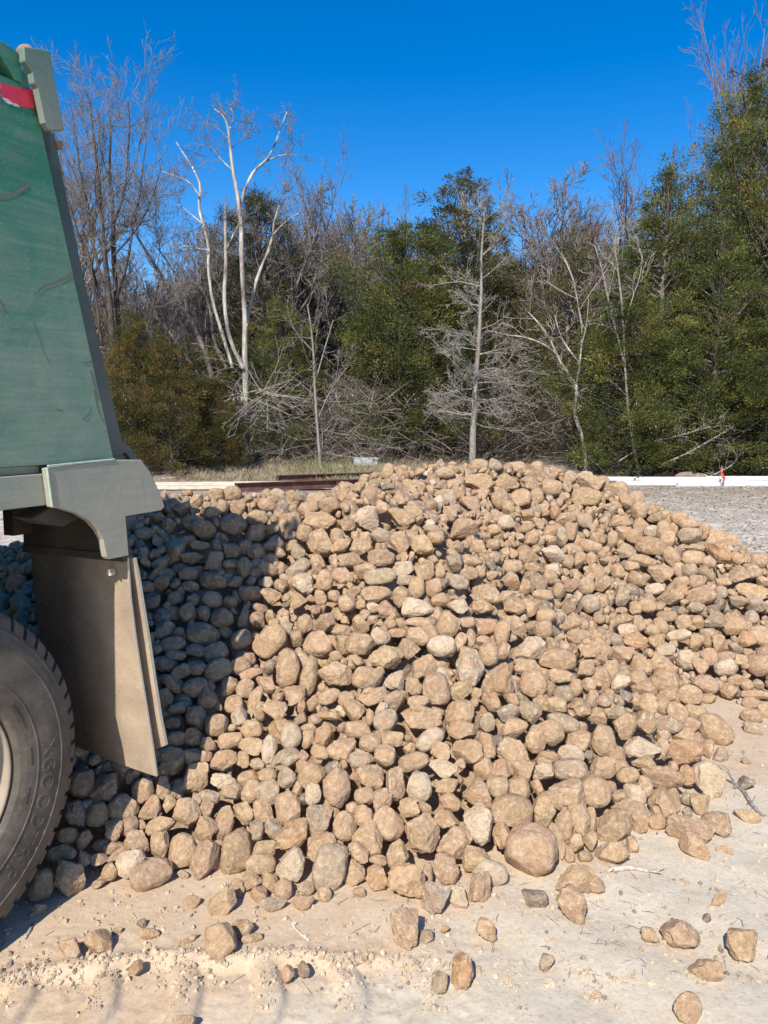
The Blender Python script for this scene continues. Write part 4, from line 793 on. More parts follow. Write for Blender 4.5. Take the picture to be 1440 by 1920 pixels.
def tubes(polys, sides):
    """join tapered tubes; polys = list of (n x 3 points, n radii)"""
    by = {}
    for p, r in polys: by.setdefault(len(p), []).append((p, r))
    VV, FF, base = [], [], 0
    for n, L in by.items():
        P = np.array([p for p, _ in L]); R = np.array([r for _, r in L]); m = len(L)
        T = np.gradient(P, axis=1); T /= np.linalg.norm(T, axis=2, keepdims=True) + 1e-9
        ref = np.where(np.abs(T[..., 2:3]) < .9, np.array([0, 0, 1.0]), np.array([1.0, 0, 0]))
        A = np.cross(T, ref); A /= np.linalg.norm(A, axis=2, keepdims=True) + 1e-9; B = np.cross(T, A)
        k = np.arange(sides) * 2 * np.pi / sides
        ring = P[:, :, None] + R[:, :, None, None] * (A[:, :, None] * np.cos(k)[:, None] + B[:, :, None] * np.sin(k)[:, None])
        VV.append(ring.reshape(-1, 3))
        i, j, q = np.meshgrid(np.arange(m), np.arange(n - 1), np.arange(sides), indexing='ij')
        a = base + (i * n + j) * sides + q; b_ = base + (i * n + j) * sides + (q + 1) % sides
        FF.append(np.stack([a, b_, b_ + sides, a + sides], -1).reshape(-1, 4)); base += m * n * sides
    return np.concatenate(VV), np.concatenate(FF)

class Limbs:
    def __init__(s, thr=.022): s.thick, s.thin, s.thr = [], [], thr
    def add(s, p, r): (s.thick if r[0] > s.thr else s.thin).append((np.array(p), np.array(r)))
def unit(v): return v / (np.linalg.norm(v) + 1e-9)
def grow(T, g, p, d, L, r, lv, P):
    n = P['seg'][min(lv, len(P['seg']) - 1)]; pts = [np.array(p, float)]; d = unit(np.array(d, float)); ds = [d]
    trop = P['trop'][min(lv, len(P['trop']) - 1)]
    for i in range(n):
        d = unit(d + g.normal(0, P['wob'], 3) + np.array([0, 0, trop])); pts.append(pts[-1] + d * L / n); ds.append(d)
    rad = [max(P['rmin'], r * (1 - P.get('taper', .72) * i / n)) for i in range(n + 1)]
    T.add(pts, rad)
    if lv >= P['max']: return
    kk = P['kids'][lv]; kk = int(kk * g.uniform(.75, 1.25) * min(1, .4 + L / P.get('Lref', 1e-3) if 'Lref' in P else 1) + .5)
    t0 = P['t0'][min(lv, len(P['t0']) - 1)]
    for j in range(kk):
        t = t0 + (1 - t0) * (j + g.uniform(0, 1)) / kk; x = t * n; i = min(int(x), n - 1)
        q = pts[i] + (pts[i + 1] - pts[i]) * (x - i); dd = ds[i + 1]
        a = unit(np.cross(dd, g.normal(size=3))); an = math.radians(g.uniform(*P['ang'])); cd = dd * math.cos(an) + a * math.sin(an)
        cl = L * g.uniform(*P['ratio']) * (1 - P.get('short', .45) * t); cr = max(P['rmin'], min(rad[i] * .72, cl * P.get('rl', .016)))
        grow(T, g, q, cd, cl, cr, lv + 1, P)
def bare_tree_meshes(T, mt, mw, name):
    v, f = tubes(T.thick, 7) if T.thick else (np.zeros((0, 3)), np.zeros((0, 4), int))
    a = mesh_np(name + '_trunk', v, f, True, mt); v, f = tubes(T.thin, 3); b = mesh_np(name + '_crown', v, f, True, mw); return a, b
def plant(name, meshes, loc, rz, sc, label, group=None, cat='tree', parts=('trunk', 'crown')):
    e = empty(name, loc, rz); e.scale = sc if isinstance(sc, tuple) else (sc, sc, sc)
    for pn, me in zip(parts, meshes): put(pn, me, e)
    return tag(e, label, cat, group)

UPR = dict(seg=[8, 6, 5, 4, 3], trop=[.03, .10, .08, .05, .04], wob=.13, rmin=.0055, kids=[9, 7, 6, 5], t0=[.3, .2, .2, .15], ang=(22, 52), ratio=(.45, .72), max=4, rl=.017)
def upright(seed, h, stems, spread, kids, mx=4, rmin=.0055, wob=.13, trunk_r=.016, ang=(22, 52)):
    g = np.random.default_rng(seed); T = Limbs(); P = dict(UPR, kids=kids, max=mx, rmin=rmin, wob=wob, ang=ang)
    for s in range(stems):
        a = g.uniform(0, 6.28); d = np.array([math.cos(a) * spread, math.sin(a) * spread, 1])
        grow(T, g, np.array([math.cos(a) * .12 * (stems > 1), math.sin(a) * .12 * (stems > 1), -.15]), d, h * g.uniform(.72, .95), h * trunk_r * g.uniform(.7, 1), 0, P)
    return T
def base(px, Y, z=None): x = (px - 720) / FPX * Y; return (x, Y, gz(x, Y) if z is None else z)
def height_for(py, Y): return CAM_H + (790 - py) / FPX * Y

def draw(T, lines, Y, depth_seed=1, wscale=1.0):
    """limbs drawn from the photo: (px, py, width px), each wandering in depth"""
    g = np.random.default_rng(depth_seed); ends = []
    for L in lines:
        y = 0; pts = []; rad = []
        d0 = L[0][3] if len(L[0]) > 3 else 0
        for k, q in enumerate(L):
            if k: y += g.normal(0, .12) + .05 * g.choice([-1, 1])
            p = at(q[0], q[1], Y + d0 + (y if k else 0)); pts.append(p); rad.append(q[2] * wscale / 2 * Y / FPX)
        pts = np.array(pts); rad = np.array(rad)
        # smooth once
        p2 = [pts[0]]; r2 = [rad[0]]
        for i in range(len(pts) - 1):
            for t in (.25, .75): p2.append(pts[i] * (1 - t) + pts[i + 1] * t); r2.append(rad[i] * (1 - t) + rad[i + 1] * t)
        p2.append(pts[-1]); r2.append(rad[-1]); T.add(p2, r2); ends.append((p2, r2))
    return ends
def sprout(T, ends, g, n, Lr, P, tmin=.35, up=.3):
    for p, r in ends:
        for _ in range(n):
            x = g.uniform(tmin, .99) * (len(p) - 1); i = int(x); q = p[i] + (p[i + 1] - p[i]) * (x - i); dd = unit(p[i + 1] - p[i])
            cd = unit(dd * .5 + g.normal(0, .55, 3) + np.array([0, 0, up])); cl = g.uniform(*Lr); grow(T, g, q, cd, cl, max(.008, min(r[i] * .5, cl * .014)), 1, P)

# --- the bleached dead tree
TW = dict(seg=[5, 4, 4, 3], trop=[.02, .05, .04, .03], wob=.22, rmin=.006, kids=[5, 5, 4], t0=[.2, .2, .2], ang=(25, 60), ratio=(.4, .7), max=3, rl=.013)
YD = 23.6
T = Limbs(); g = np.random.default_rng(31)
DEAD = [[(462,898,17),(460,800,16),(461,720,16),(459,650,16),(460,600,14),(457,550,13),(453,480,12),(452,420,11),(446,370,10),(437,320,9),(432,280,8),(428,240,6),(420,218,4),(402,204,2)],
 [(428,245,4),(440,224,3),(434,203,2)], [(432,280,3),(450,262,2.5),(470,256,2)], [(430,262,3),(408,240,2.5),(378,226,1.5)], [(437,320,4),(415,300,3),(400,280,2)],
 [(461,612,11),(472,560,10),(484,515,9),(500,480,8),(512,440,7),(515,410,6),(524,385,3.5)], [(512,440,4),(535,415,3),(560,400,2)],
 [(452,382,9),(462,345,7.5),(478,318,7),(500,300,6),(512,280,5),(522,252,4),(531,228,3),(538,210,2)], [(500,302,4.5),(530,289,3),(556,291,1.5)], [(516,268,3),(536,262,2),(548,245,1.5)],
 [(455,690,10),(432,640,10),(424,600,10),(420,550,10),(424,500,9),(422,440,8),(423,384,7)], [(424,468,6),(438,440,5),(452,410,3.5)],
 [(436,690,9),(415,620,9),(398,565,8),(390,500,8),(392,460,8),(380,420,8),(372,385,7),(377,350,6),(365,320,5),(345,290,4),(330,266,3)],
 [(375,368,5),(355,340,4),(328,330,3),(290,316,1.5)], [(380,420,4),(350,395,3),(335,384,2)], [(392,470,4),(350,462,3.5),(310,454,2)]]
en = draw(T, DEAD, YD, 3, .70); sprout(T, en, g, 6, (.35, .95), dict(TW, rmin=.0045), .35, .1)
o0 = np.array(base(461, YD))
def localise(T, o):
    for L in (T.thick, T.thin):
        for k in range(len(L)): L[k] = (L[k][0] - o, L[k][1])
localise(T, o0)
plant('dead_tree', bare_tree_meshes(T, bark_pale, twig_grey, 'dead_tree'), tuple(o0), 0, 1, 'tall bleached dead tree with peeling pale forked trunk and broken limbs')

# --- tall dark bare tree beside the truck
T = Limbs(); g = np.random.default_rng(77)
BL = [[(222,898,17),(219,760,15),(212,640,13),(205,560,12),(196,470,10),(190,400,8),(184,330,6),(176,260,4),(170,200,2.5),(160,165,1.5)],
 [(226,898,14),(225,700,12),(219,560,11),(212,480,10),(213,400,8),(205,320,6),(208,250,4),(205,190,2)], [(212,640,8),(190,560,7),(165,480,6),(140,420,5),(120,340,3),(112,280,2)],
 [(219,560,7),(240,490,6),(248,430,5),(262,370,4),(268,310,3),(275,260,1.5)], [(213,420,6),(235,360,5),(238,300,4),(244,240,3),(240,190,1.5)], [(205,560,8),(180,490,6),(168,400,5),(150,320,4),(140,240,2.5),(132,190,1.5)],
 [(196,470,6),(170,420,4),(150,350,3),(128,300,2)], [(212,480,5),(250,440,4),(285,380,3),(305,300,1.5)], [(190,640,7),(178,540,6),(160,450,5),(150,400,3)], [(240,900,8),(252,800,7),(262,700,5),(280,600,4),(300,520,3)]]
UPB = dict(UPR, seg=[6, 6, 5, 4], kids=[6, 6, 5, 4], max=3, rmin=.005)
en = draw(T, BL, 23, 9, .85); sprout(T, en, g, 9, (.8, 1.9), UPB, .25, .12)
o0 = np.array(base(222, 23)); localise(T, o0)
plant('bare_tree', bare_tree_meshes(T, bark_dark, twig_grey, 'bare_tree'), tuple(o0), 0, 1, 'tall dark-stemmed bare tree with fine upswept twigs beside the truck')
# --- leaning limb tree behind it
T = Limbs(); g = np.random.default_rng(78)
LL = [[(430,880,13),(412,760,12),(385,660,11),(352,585,9),(318,540,8),(285,490,7),(255,440,5),(238,410,3)], [(352,585,7),(340,530,5),(300,470,4),(285,455,2)], [(425,690,9),(400,640,8),(396,585,6),(380,540,5),(350,520,3)], [(412,760,8),(370,700,6),(330,640,5),(300,600,3),(270,580,2)]]
en = draw(T, LL, 25.5, 4, .85); sprout(T, en, g, 10, (1.0, 2.4), UPB, .2, .35)
o0 = np.array(base(430, 25.5)); localise(T, o0)
plant('leaning_tree', bare_tree_meshes(T, bark_mid, twig_grey, 'leaning_tree'), tuple(o0), 0, 1, 'leaning bare tree with a long limb slanting up towards the truck')

# --- pale young oak in front, straight leader with whorls of fine branches
def leader(seed, h, prof, nb, r0, lean=.02):
    g = np.random.default_rng(seed); T = Limbs(); pts = [np.array([0, 0, -.1])]; n = 16; d = np.array([0, 0, 1.0])
    for i in range(n): d = unit(d + g.normal(0, .055, 3) + np.array([lean * (-1 if i > 9 else 1), 0, .12])); pts.append(pts[-1] + d * h / n)
    rad = [r0 * (1 - .9 * i / n) + .008 for i in range(n + 1)]; T.add(pts, rad)
    P = dict(seg=[6, 5, 4, 3], trop=[.02, .02, .02, .02], wob=.15, rmin=.0042, kids=[0, 7, 5, 3], t0=[.2, .2, .15], ang=(20, 50), ratio=(.38, .62), max=4, rl=.014)
    for k in range(nb):
        t = g.uniform(.2, .97) if k > nb * .25 else g.uniform(.22, .42); x = t * n; i = min(int(x), n - 1); q = pts[i] + (pts[i + 1] - pts[i]) * (x - i)
        a = g.uniform(0, 6.28); L = np.interp(t, *prof) * g.uniform(.6, 1.1); el = np.interp(t, [.2, .45, .7, 1], [-.02, .12, .5, 1.1]) + g.normal(0, .12)
        grow(T, g, q, (math.cos(a), math.sin(a), el), L, max(.012, L * .014), 1, P)
    return T
Yk = 22.2; hk = height_for(400, Yk)
T = leader(12, hk, ([.2, .35, .5, .75, 1], [1.5, 1.8, 1.6, 1.5, .8]), 60, .105)
plant('young_oak', bare_tree_meshes(T, bark_grey, twig_pale, 'young_oak'), base(886, Yk), .4, 1, 'pale grey bare young oak with straight trunk and spreading whorls of twigs')
# --- crooked white saplings
T = Limbs(); g = np.random.default_rng(40)
CR = [[(1098,900,9),(1098,860,9),(1092,820,8.5),(1080,785,8.5),(1077,765,8),(1082,735,7.5),(1080,722,7)], [(1080,724,6),(1066,700,6),(1052,682,6),(1045,664,5),(1020,645,4),(985,632,3),(950,628,2)],
 [(1052,682,4.5),(1040,655,4),(1025,625,3.5),(1005,600,3),(990,585,2)], [(1080,724,6),(1084,700,6),(1087,680,5.5),(1070,660,4),(1056,640,3.5),(1046,615,3),(1040,590,2)],
 [(1087,682,5),(1090,650,5),(1092,615,4.5),(1086,585,4),(1080,550,4),(1072,515,3),(1060,490,2.5),(1052,470,1.5)], [(1090,650,3.5),(1100,610,3),(1104,560,2)], [(1082,735,5),(1090,750,4),(1096,765,3)],
 [(1080,560,3),(1050,545,2.5),(1020,525,2)], [(1084,585,3),(1110,545,2.5),(1135,510,2),(1160,470,1.5)]]
en = draw(T, CR, 21.6, 8, .8); sprout(T, en, g, 3, (.5, 1.1), dict(TW, max=3, kids=[4, 4, 3]), .3, .3)
o0 = np.array(base(1098, 21.6)); localise(T, o0)
plant('crooked_sapling', bare_tree_meshes(T, bark_pale, twig_pale, 'crooked_sapling'), tuple(o0), 0, 1, 'thin white crooked sapling forking twice in front of the evergreens')
T = Limbs(); g = np.random.default_rng(41)
SB = [[(603,900,6),(600,860,6),(594,790,5),(590,720,5),(588,660,4),(583,610,3),(576,570,2)], [(590,720,3),(610,650,2.5),(625,600,2)], [(588,660,3),(560,630,2),(545,605,1.5)], [(594,790,3),(620,730,2.5),(650,690,2)]]
en = draw(T, SB, 22.6, 5); sprout(T, en, g, 4, (.6, 1.3), dict(TW, max=3, kids=[4, 4, 3]), .3, .3); o0 = np.array(base(603, 22.6)); localise(T, o0)
plant('slim_sapling', bare_tree_meshes(T, bark_grey, twig_grey, 'slim_sapling'), tuple(o0), 0, 1, 'slim pale upright sapling standing beside the heap of broken branches')
T = Limbs(); g = np.random.default_rng(42)
SB = [[(1172,690,4),(1168,600,4),(1165,560,4),(1158,500,3),(1150,450,2)], [(1150,600,4),(1140,560,3),(1128,500,3),(1115,460,2)], [(1170,620,3),(1185,560,2.5),(1200,520,2),(1205,480,1.5)], [(1200,900,6),(1180,800,5),(1172,690,4)], [(1172,690,4),(1160,640,4),(1150,600,4)]]
en = draw(T, SB, 21, 5); sprout(T, en, g, 4, (.6, 1.4), dict(TW, max=3, kids=[4, 4, 3]), .3, .4); o0 = np.array(base(1200, 21)); localise(T, o0)
plant('thin_bare_tree', bare_tree_meshes(T, bark_grey, twig_pale, 'thin_bare_tree'), tuple(o0), 0, 1, 'thin pale bare tree rising through the front of the right-hand evergreens')

# --- evergreens
def cedar(seed, h, w, nl, leaves, mat_t, mat_l, sparse=.0, lowest=.03, prof=None, leaf=.098, hue=(0, 1), lean=0):
    """multi-limbed juniper: trunk and limbs, foliage as thousands of small sprigs in drooping sprays"""
    g = np.random.default_rng(seed); T = Limbs(); n = 10; pts = [np.array([0, 0, -.1])]; d = np.array([lean, 0, 1.0])
    for i in range(n): d = unit(d + g.normal(0, .07, 3) + np.array([0, 0, .15])); pts.append(pts[-1] + d * h / n)
    pts = np.array(pts); pts[:, :2] -= np.linspace(0, 1, n + 1)[:, None] * pts[-1, :2]; rad = [h * .02 * (1 - .93 * i / n) for i in range(n + 1)]; T.thick.append((pts, np.array(rad)))
    prof = prof or ([0, .12, .35, .7, 1], [.62, .95, 1, .55, .05])
    C, D, S = [], [], []
    lob = g.uniform(0, 6.28, 4)
    for k in range(nl):
        t = lowest + (1 - lowest) * (k + g.uniform()) / nl; a = k * 2.39996 + g.normal(0, .3); x = t * n; i = min(int(x), n - 1); q = pts[i] + (pts[i + 1] - pts[i]) * (x - i)
        env = np.interp(t, *prof) * w / 2 * (1 + .22 * math.sin(2 * a + lob[0] + 7 * t) + .15 * math.sin(3 * a + lob[1] - 11 * t)); L = max(.25, env * g.uniform(.72, 1.12))
        el = np.interp(t, [0, .3, .8, 1], [.1, .32, .75, 2.2]) + g.normal(0, .1); dd = unit(np.array([math.cos(a), math.sin(a), el])); m = 6; lp = [q]
        for j in range(m): dd = unit(dd + g.normal(0, .1, 3) + np.array([0, 0, .06])); lp.append(lp[-1] + dd * L / m * (1 + .25 * el))
        lp = np.array(lp); T.thin.append((lp, np.maximum(.006, np.linspace(h * .0052, .006, m + 1))))
        if g.random() < sparse: continue
        ns = max(3, int(2.8 * leaves / nl * (L / (w * .35)) * g.uniform(.6, 1.3)))
        # sprays: clusters along the outer part of the limb
        nc = max(2, ns // 120); hv = g.uniform(*hue)
        for c in range(nc):
            u = g.uniform(.38, 1.02) ** .75; x = min(u, .999) * m; i = int(x); cp = lp[i] + (lp[i + 1] - lp[i]) * (x - i) + g.normal(0, .10 + .16 * L / 2.5, 3)
            ax = unit(dd + g.normal(0, .5, 3) + np.array([math.cos(a) * .4, math.sin(a) * .4, .25])); k2 = ns // nc; sl = g.uniform(.20, .46) * (.6 + .5 * min(1, L / 2))
            q3 = g.normal(size=(k2, 3)) + ax * .9 + np.array([0, 0, .35]); q3 /= np.linalg.norm(q3, axis=1, keepdims=True); sq = np.array([1.15, 1.15, .62]); rr3 = g.uniform(.35, 1, (k2, 1)) ** .6
            C.append(cp + q3 * sq * rr3 * sl + ax * sl * g.uniform(-.2, .9, (k2, 1))); D.append(q3 * .8 + ax * .5 + g.normal(0, .32, (k2, 3)))
            S.append(np.clip(hv * .3 + .68 * g.uniform(0, 1) ** 1.2 + g.normal(0, .13, k2), 0, 1))
    C = np.concatenate(C); D = np.concatenate(D); S = np.concatenate(S); D /= np.linalg.norm(D, axis=1, keepdims=True); m = len(C)
    W = np.cross(D, g.normal(size=(m, 3))); W /= np.linalg.norm(W, axis=1, keepdims=True); ll = leaf * g.uniform(.55, 1.25, (m, 1)); ww = ll * g.uniform(.10, .19, (m, 1)); U = np.cross(D, W)
    V = np.stack([C, C + D * ll * .5 + W * ww + U * ww * .35, C + D * ll, C + D * ll * .45 - W * ww + U * ww * .35], 1).reshape(-1, 3)
    F = np.arange(4 * m).reshape(-1, 4); crown = mesh_np('cedar_crown', V, F, False, mat_l); vcol(crown, 'leaf', np.repeat(np.repeat(S[:, None], 3, 1), 4, 0))
    v, f = tubes(T.thick, 8); v2, f2 = tubes(T.thin, 4); trunk = mesh_np('cedar_trunk', np.concatenate([v, v2]), np.concatenate([f, f2 + len(v)]), True, mat_t)
    return trunk, crown
FULL = ([0, .06, .2, .45, .75, 1], [.7, .9, 1, .85, .5, .06]); CONE = ([0, .08, .3, .6, 1], [.7, 1, .85, .5, .04]); COLM = ([0, .1, .5, .8, 1], [.7, .9, 1, .7, .15]); TOPPY = ([0, .3, .6, .85, 1], [.3, .6, 1, .7, .12])
A = cedar(1, 11.5, 6.6, 200, 46000, bark_mid, cedar_green, .07, .02, FULL)
B = cedar(2, 9.0, 5.2, 160, 31000, bark_mid, cedar_green, .08, .02, CONE, hue=(.1, 1))
Cc = cedar(3, 7.2, 4.0, 140, 24000, bark_dark, cedar_green, .05, .02, COLM, hue=(.15, 1))
Dd = cedar(4, 5.2, 4.4, 120, 22000, bark_dark, cedar_rust, .06, .02, ([0, .15, .45, .8, 1], [.8, 1, .95, .55, .1]))
Ee = cedar(5, 8.0, 4.2, 130, 19000, bark_mid, cedar_dark, .15, .12, COLM, hue=(0, .85))
Ff = cedar(6, 9.0, 3.6, 120, 11000, bark_grey, cedar_dull, .25, .2, TOPPY, leaf=.12, hue=(0, .8))
Gg = cedar(7, 7.5, 5.0, 130, 17000, bark_mid, cedar_dull, .15, .05, CONE)
def far(px, Y): return Y + 1.7 if px < 1115 and Y < 30 else Y
def topz(M):
    z = np.empty(len(M[1].vertices) * 3, np.float32); M[1].vertices.foreach_get('co', z); return float(np.percentile(z[2::3], 99.97))
def cedar_at(M, h0, px, Y, top, rz, wide, label):
    Y = far(px, Y); h0 = topz(M); b_ = base(px, Y); s = (height_for(top, Y) - b_[2]) / h0
    return plant('cedar_tree', M, b_, rz, (s * wide, s * wide, s), label, 'cedar trees along the wood edge')
cedar_at(A, 11.5, 1365, 23.0, 172, .3, .92, 'tallest dense cedar with its top almost at the right edge')
cedar_at(A, 11.5, 1470, 22.5, 95, 2.1, .8, 'cedar cut off by the right edge of the photo')
cedar_at(B, 9.0, 1235, 22.6, 318, 1.2, 1.06, 'broad bright cedar left of the tallest cedar and behind the crooked sapling')
cedar_at(B, 9.0, 1330, 21.6, 420, 4.0, 1.1, 'cedar bulging forward low in front of the tallest cedar')
cedar_at(Cc, 7.2, 1180, 21.4, 560, 5.2, 1.35, 'low bushy cedar in front of the broad bright cedar')
cedar_at(Cc, 7.2, 1425, 21.0, 600, .8, 1.6, 'low cedar at the right edge above the white pipes')
cedar_at(Cc, 7.2, 752, 23.0, 425, .5, 1.05, 'narrow olive cedar left of the pale young oak')
cedar_at(Cc, 7.2, 715, 24.6, 560, 3.3, .8, 'shorter olive cedar beside the narrow one, behind the white block')
cedar_at(Cc, 7.2, 800, 23.6, 505, 1.7, 1.0, 'bronze-green cedar directly behind the pale young oak')
cedar_at(Dd, 5.2, 325, 20.2, 628, .2, 1.0, 'rusty brown-green bushy cedar next to the truck')
cedar_at(Dd, 5.2, 262, 20.6, 585, 2.4, .72, 'small rust-tipped cedar half hidden by the truck tailgate')
cedar_at(Dd, 5.2, 405, 20.9, 700, 4.4, .95, 'low dark cedar under the dead tree')
cedar_at(Ee, 8.0, 490, 25.0, 372, .9, .62, 'dark thin-topped cedar behind the dead tree')
cedar_at(Cc, 7.2, 530, 22.8, 565, 2.6, .85, 'bright green cedar right of the dead tree trunk')
cedar_at(Cc, 7.2, 590, 25.0, 690, .9, .95, 'small cedar between the dead tree and the slim sapling')
cedar_at(Ff, 9.0, 862, 25.0, 345, .6, 1.0, 'tall thin cedar with sparse feathery top behind the pale young oak')
cedar_at(Ff, 9.0, 910, 26.0, 440, 3.6, 1.05, 'sparse dull cedar to the right of the feathery-topped one')
cedar_at(Gg, 7.5, 985, 24.5, 520, .4, 1.0, 'dull olive cedar between the young oak and the crooked sapling')
cedar_at(Gg, 7.5, 1075, 24.0, 440, 2.2, .9, 'dull brownish cedar behind the crooked sapling')
cedar_at(Gg, 7.5, 930, 23.2, 640, 5.1, .9, 'low dull cedar behind the right side of the young oak')
cedar_at(Gg, 7.5, 1040, 23.0, 640, 1.1, .9, 'low shady cedar just left of the crooked sapling')

# --- bare trees behind and the mass of the wood
UA = bare_tree_meshes(upright(101, 8.5, 3, .20, [8, 6, 5, 4]), bark_mid, twig_grey, 'bare_a')
UB = bare_tree_meshes(upright(102, 7.5, 2, .16, [8, 6, 5, 4]), bark_mid, twig_pink, 'bare_b')
UC = bare_tree_meshes(upright(103, 9.5, 2, .12, [7, 5, 4, 3], ang=(15, 38), wob=.09), bark_grey, twig_pink, 'bare_c')
def bare_at(M, h0, px, Y, top, rz, wide, label):
    Y = far(px, Y); h0 = topz(M); b_ = base(px, Y); s = (height_for(top, Y) - b_[2]) / h0
    return plant('bare_tree', M, b_, rz, (s * wide, s * wide, s), label, 'bare trees behind the cedars')
bare_at(UA, 8.4, 540, 26.5, 325, .4, .85, 'round-topped grey twiggy tree just behind the dead tree')
bare_at(UA, 8.4, 395, 27.0, 385, 2.0, .8, 'grey twiggy tree behind the leaning limb, left of the dead tree')
bare_at(UA, 8.4, 585, 29.0, 345, 3.1, .75, 'grey bare tree at the right shoulder of the twiggy clump')
bare_at(UB, 7.4, 655, 36.0, 418, .3, .9, 'hazy bare tree left of the gap, behind the slim sapling')
bare_at(UB, 7.4, 715, 38.0, 420, 1.9, .8, 'hazy bare tree in the gap left of the olive cedar')
bare_at(UB, 7.4, 960, 30.0, 372, .9, .95, 'reddish bare tree behind the sparse dull cedar')
bare_at(UB, 7.4, 1025, 30.5, 330, 2.7, .9, 'taller reddish bare tree left of the peak of twigs')
bare_at(UC, 9.4, 1110, 29.0, 262, .5, 1.05, 'highest reddish bare tree with fine spreading twigs behind the cedars')
bare_at(UB, 7.4, 1170, 28.0, 318, 4.1, .9, 'reddish bare tree touching the left side of the right-hand cedars')
bare_at(UC, 9.4, 1420, 27.0, -40, 1.4, .6, 'tall bare tree with long rising limbs above the right-hand cedars')
bare_at(UC, 9.4, 1352, 28.0, 70, 3.9, .6, 'lower thin bare tree above the tallest cedar')
bare_at(UC, 9.4, 1475, 28.0, -90, .2, .7, 'bare tree cut by the right edge high above the cedars')
bare_at(UA, 8.4, 128, 23.5, 170, 1.1, .6, 'bare tree partly hidden behind the truck tailgate bracket')
g = np.random.default_rng(900); WV, WF, wn_ = [], [], 0
wood = []
for sd in (201, 202, 203): wood.append(tubes(*[(lambda T: (T.thick + T.thin, 3))(upright(sd, 7.0, 2, .18, [9, 7, 6, 3], 4, .009))][0]))
for k in range(330):
    x = g.uniform(-30, 32); y = g.uniform(31, 56) if k % 3 else g.uniform(28, 34); v, f = wood[k % 3]; s = g.uniform(.75, 1.3) * (1 + (y - 30) * .006) * (1.0 if x > -y * .28 else .8); a = g.uniform(0, 6.28)
    if -2.5 < x / y * 30 < 1.2 and y > 26: s *= .92
    R2 = np.array([[math.cos(a), -math.sin(a), 0], [math.sin(a), math.cos(a), 0], [0, 0, 1]]); WV.append((v * s) @ R2.T + np.array([x, y, gz(x, y)])); WF.append(f + wn_); wn_ += len(v)
tag(put('woods', mesh_np('woods', np.concatenate(WV), np.concatenate(WF), True, wood_twigs)), 'mass of leafless trees filling the wood behind', 'woods', kind='stuff')

# --- undergrowth: tangles of dead twigs at the wood's edge
g = np.random.default_rng(55); polys = []
for k in range(7600):
    px = g.uniform(-350, 1600); Y = g.uniform(23.2, 28) if px < 1115 else g.uniform(21.2, 27); x = (px - 720) / FPX * Y; z = gz(x, Y); hgt = g.uniform(.2, 2.3) * (1 if px < 1120 else .6); L = g.uniform(.5, 1.9); a = g.uniform(0, 6.28); el = g.uniform(-.5, 1.3)
    if k % 3 == 0: hgt = 0; el = g.uniform(.5, 2.5)
    d = unit(np.array([math.cos(a), math.sin(a) * .6, el])); p = [np.array([x, Y, z + hgt])]
    for j in range(5): d = unit(d + g.normal(0, .16, 3) + np.array([0, 0, -.05])); p.append(p[-1] + d * L / 5)
    p = np.array(p); p[:, 2] = np.maximum(p[:, 2], z); polys.append((p, np.linspace(g.uniform(.007, .016), .004, 6)))
v, f = tubes(polys, 3); tag(put('undergrowth', mesh_np('undergrowth', v, f, True, twig_brown)), 'tangle of dead brown twigs along the foot of the wood', 'undergrowth', kind='stuff')
polys = []
for k in range(900):
    px = g.choice([g.uniform(430, 720), g.uniform(600, 1120), g.uniform(200, 1440)]); Y = g.uniform(22.6, 25.5) if px < 1115 else g.uniform(21, 24); x = (px - 720) / FPX * Y; z = gz(x, Y); L = g.uniform(.5, 1.7); a = g.uniform(0, 6.28)
    d = unit(np.array([math.cos(a), math.sin(a) * .5, g.uniform(-.2, 1.0)])); p = [np.array([x, Y, z + g.uniform(0, 2.0)])]
    for j in range(5): d = unit(d + g.normal(0, .15, 3)); p.append(p[-1] + d * L / 5)
    p = np.array(p); p[:, 2] = np.maximum(p[:, 2], z); polys.append((p, np.linspace(g.uniform(.006, .011), .003, 6)))
v, f = tubes(polys, 3); tag(put('undergrowth', mesh_np('undergrowth_pale', v, f, True, twig_pale)), 'pale bleached dead twigs tangled in front of the wood', 'undergrowth', kind='stuff')
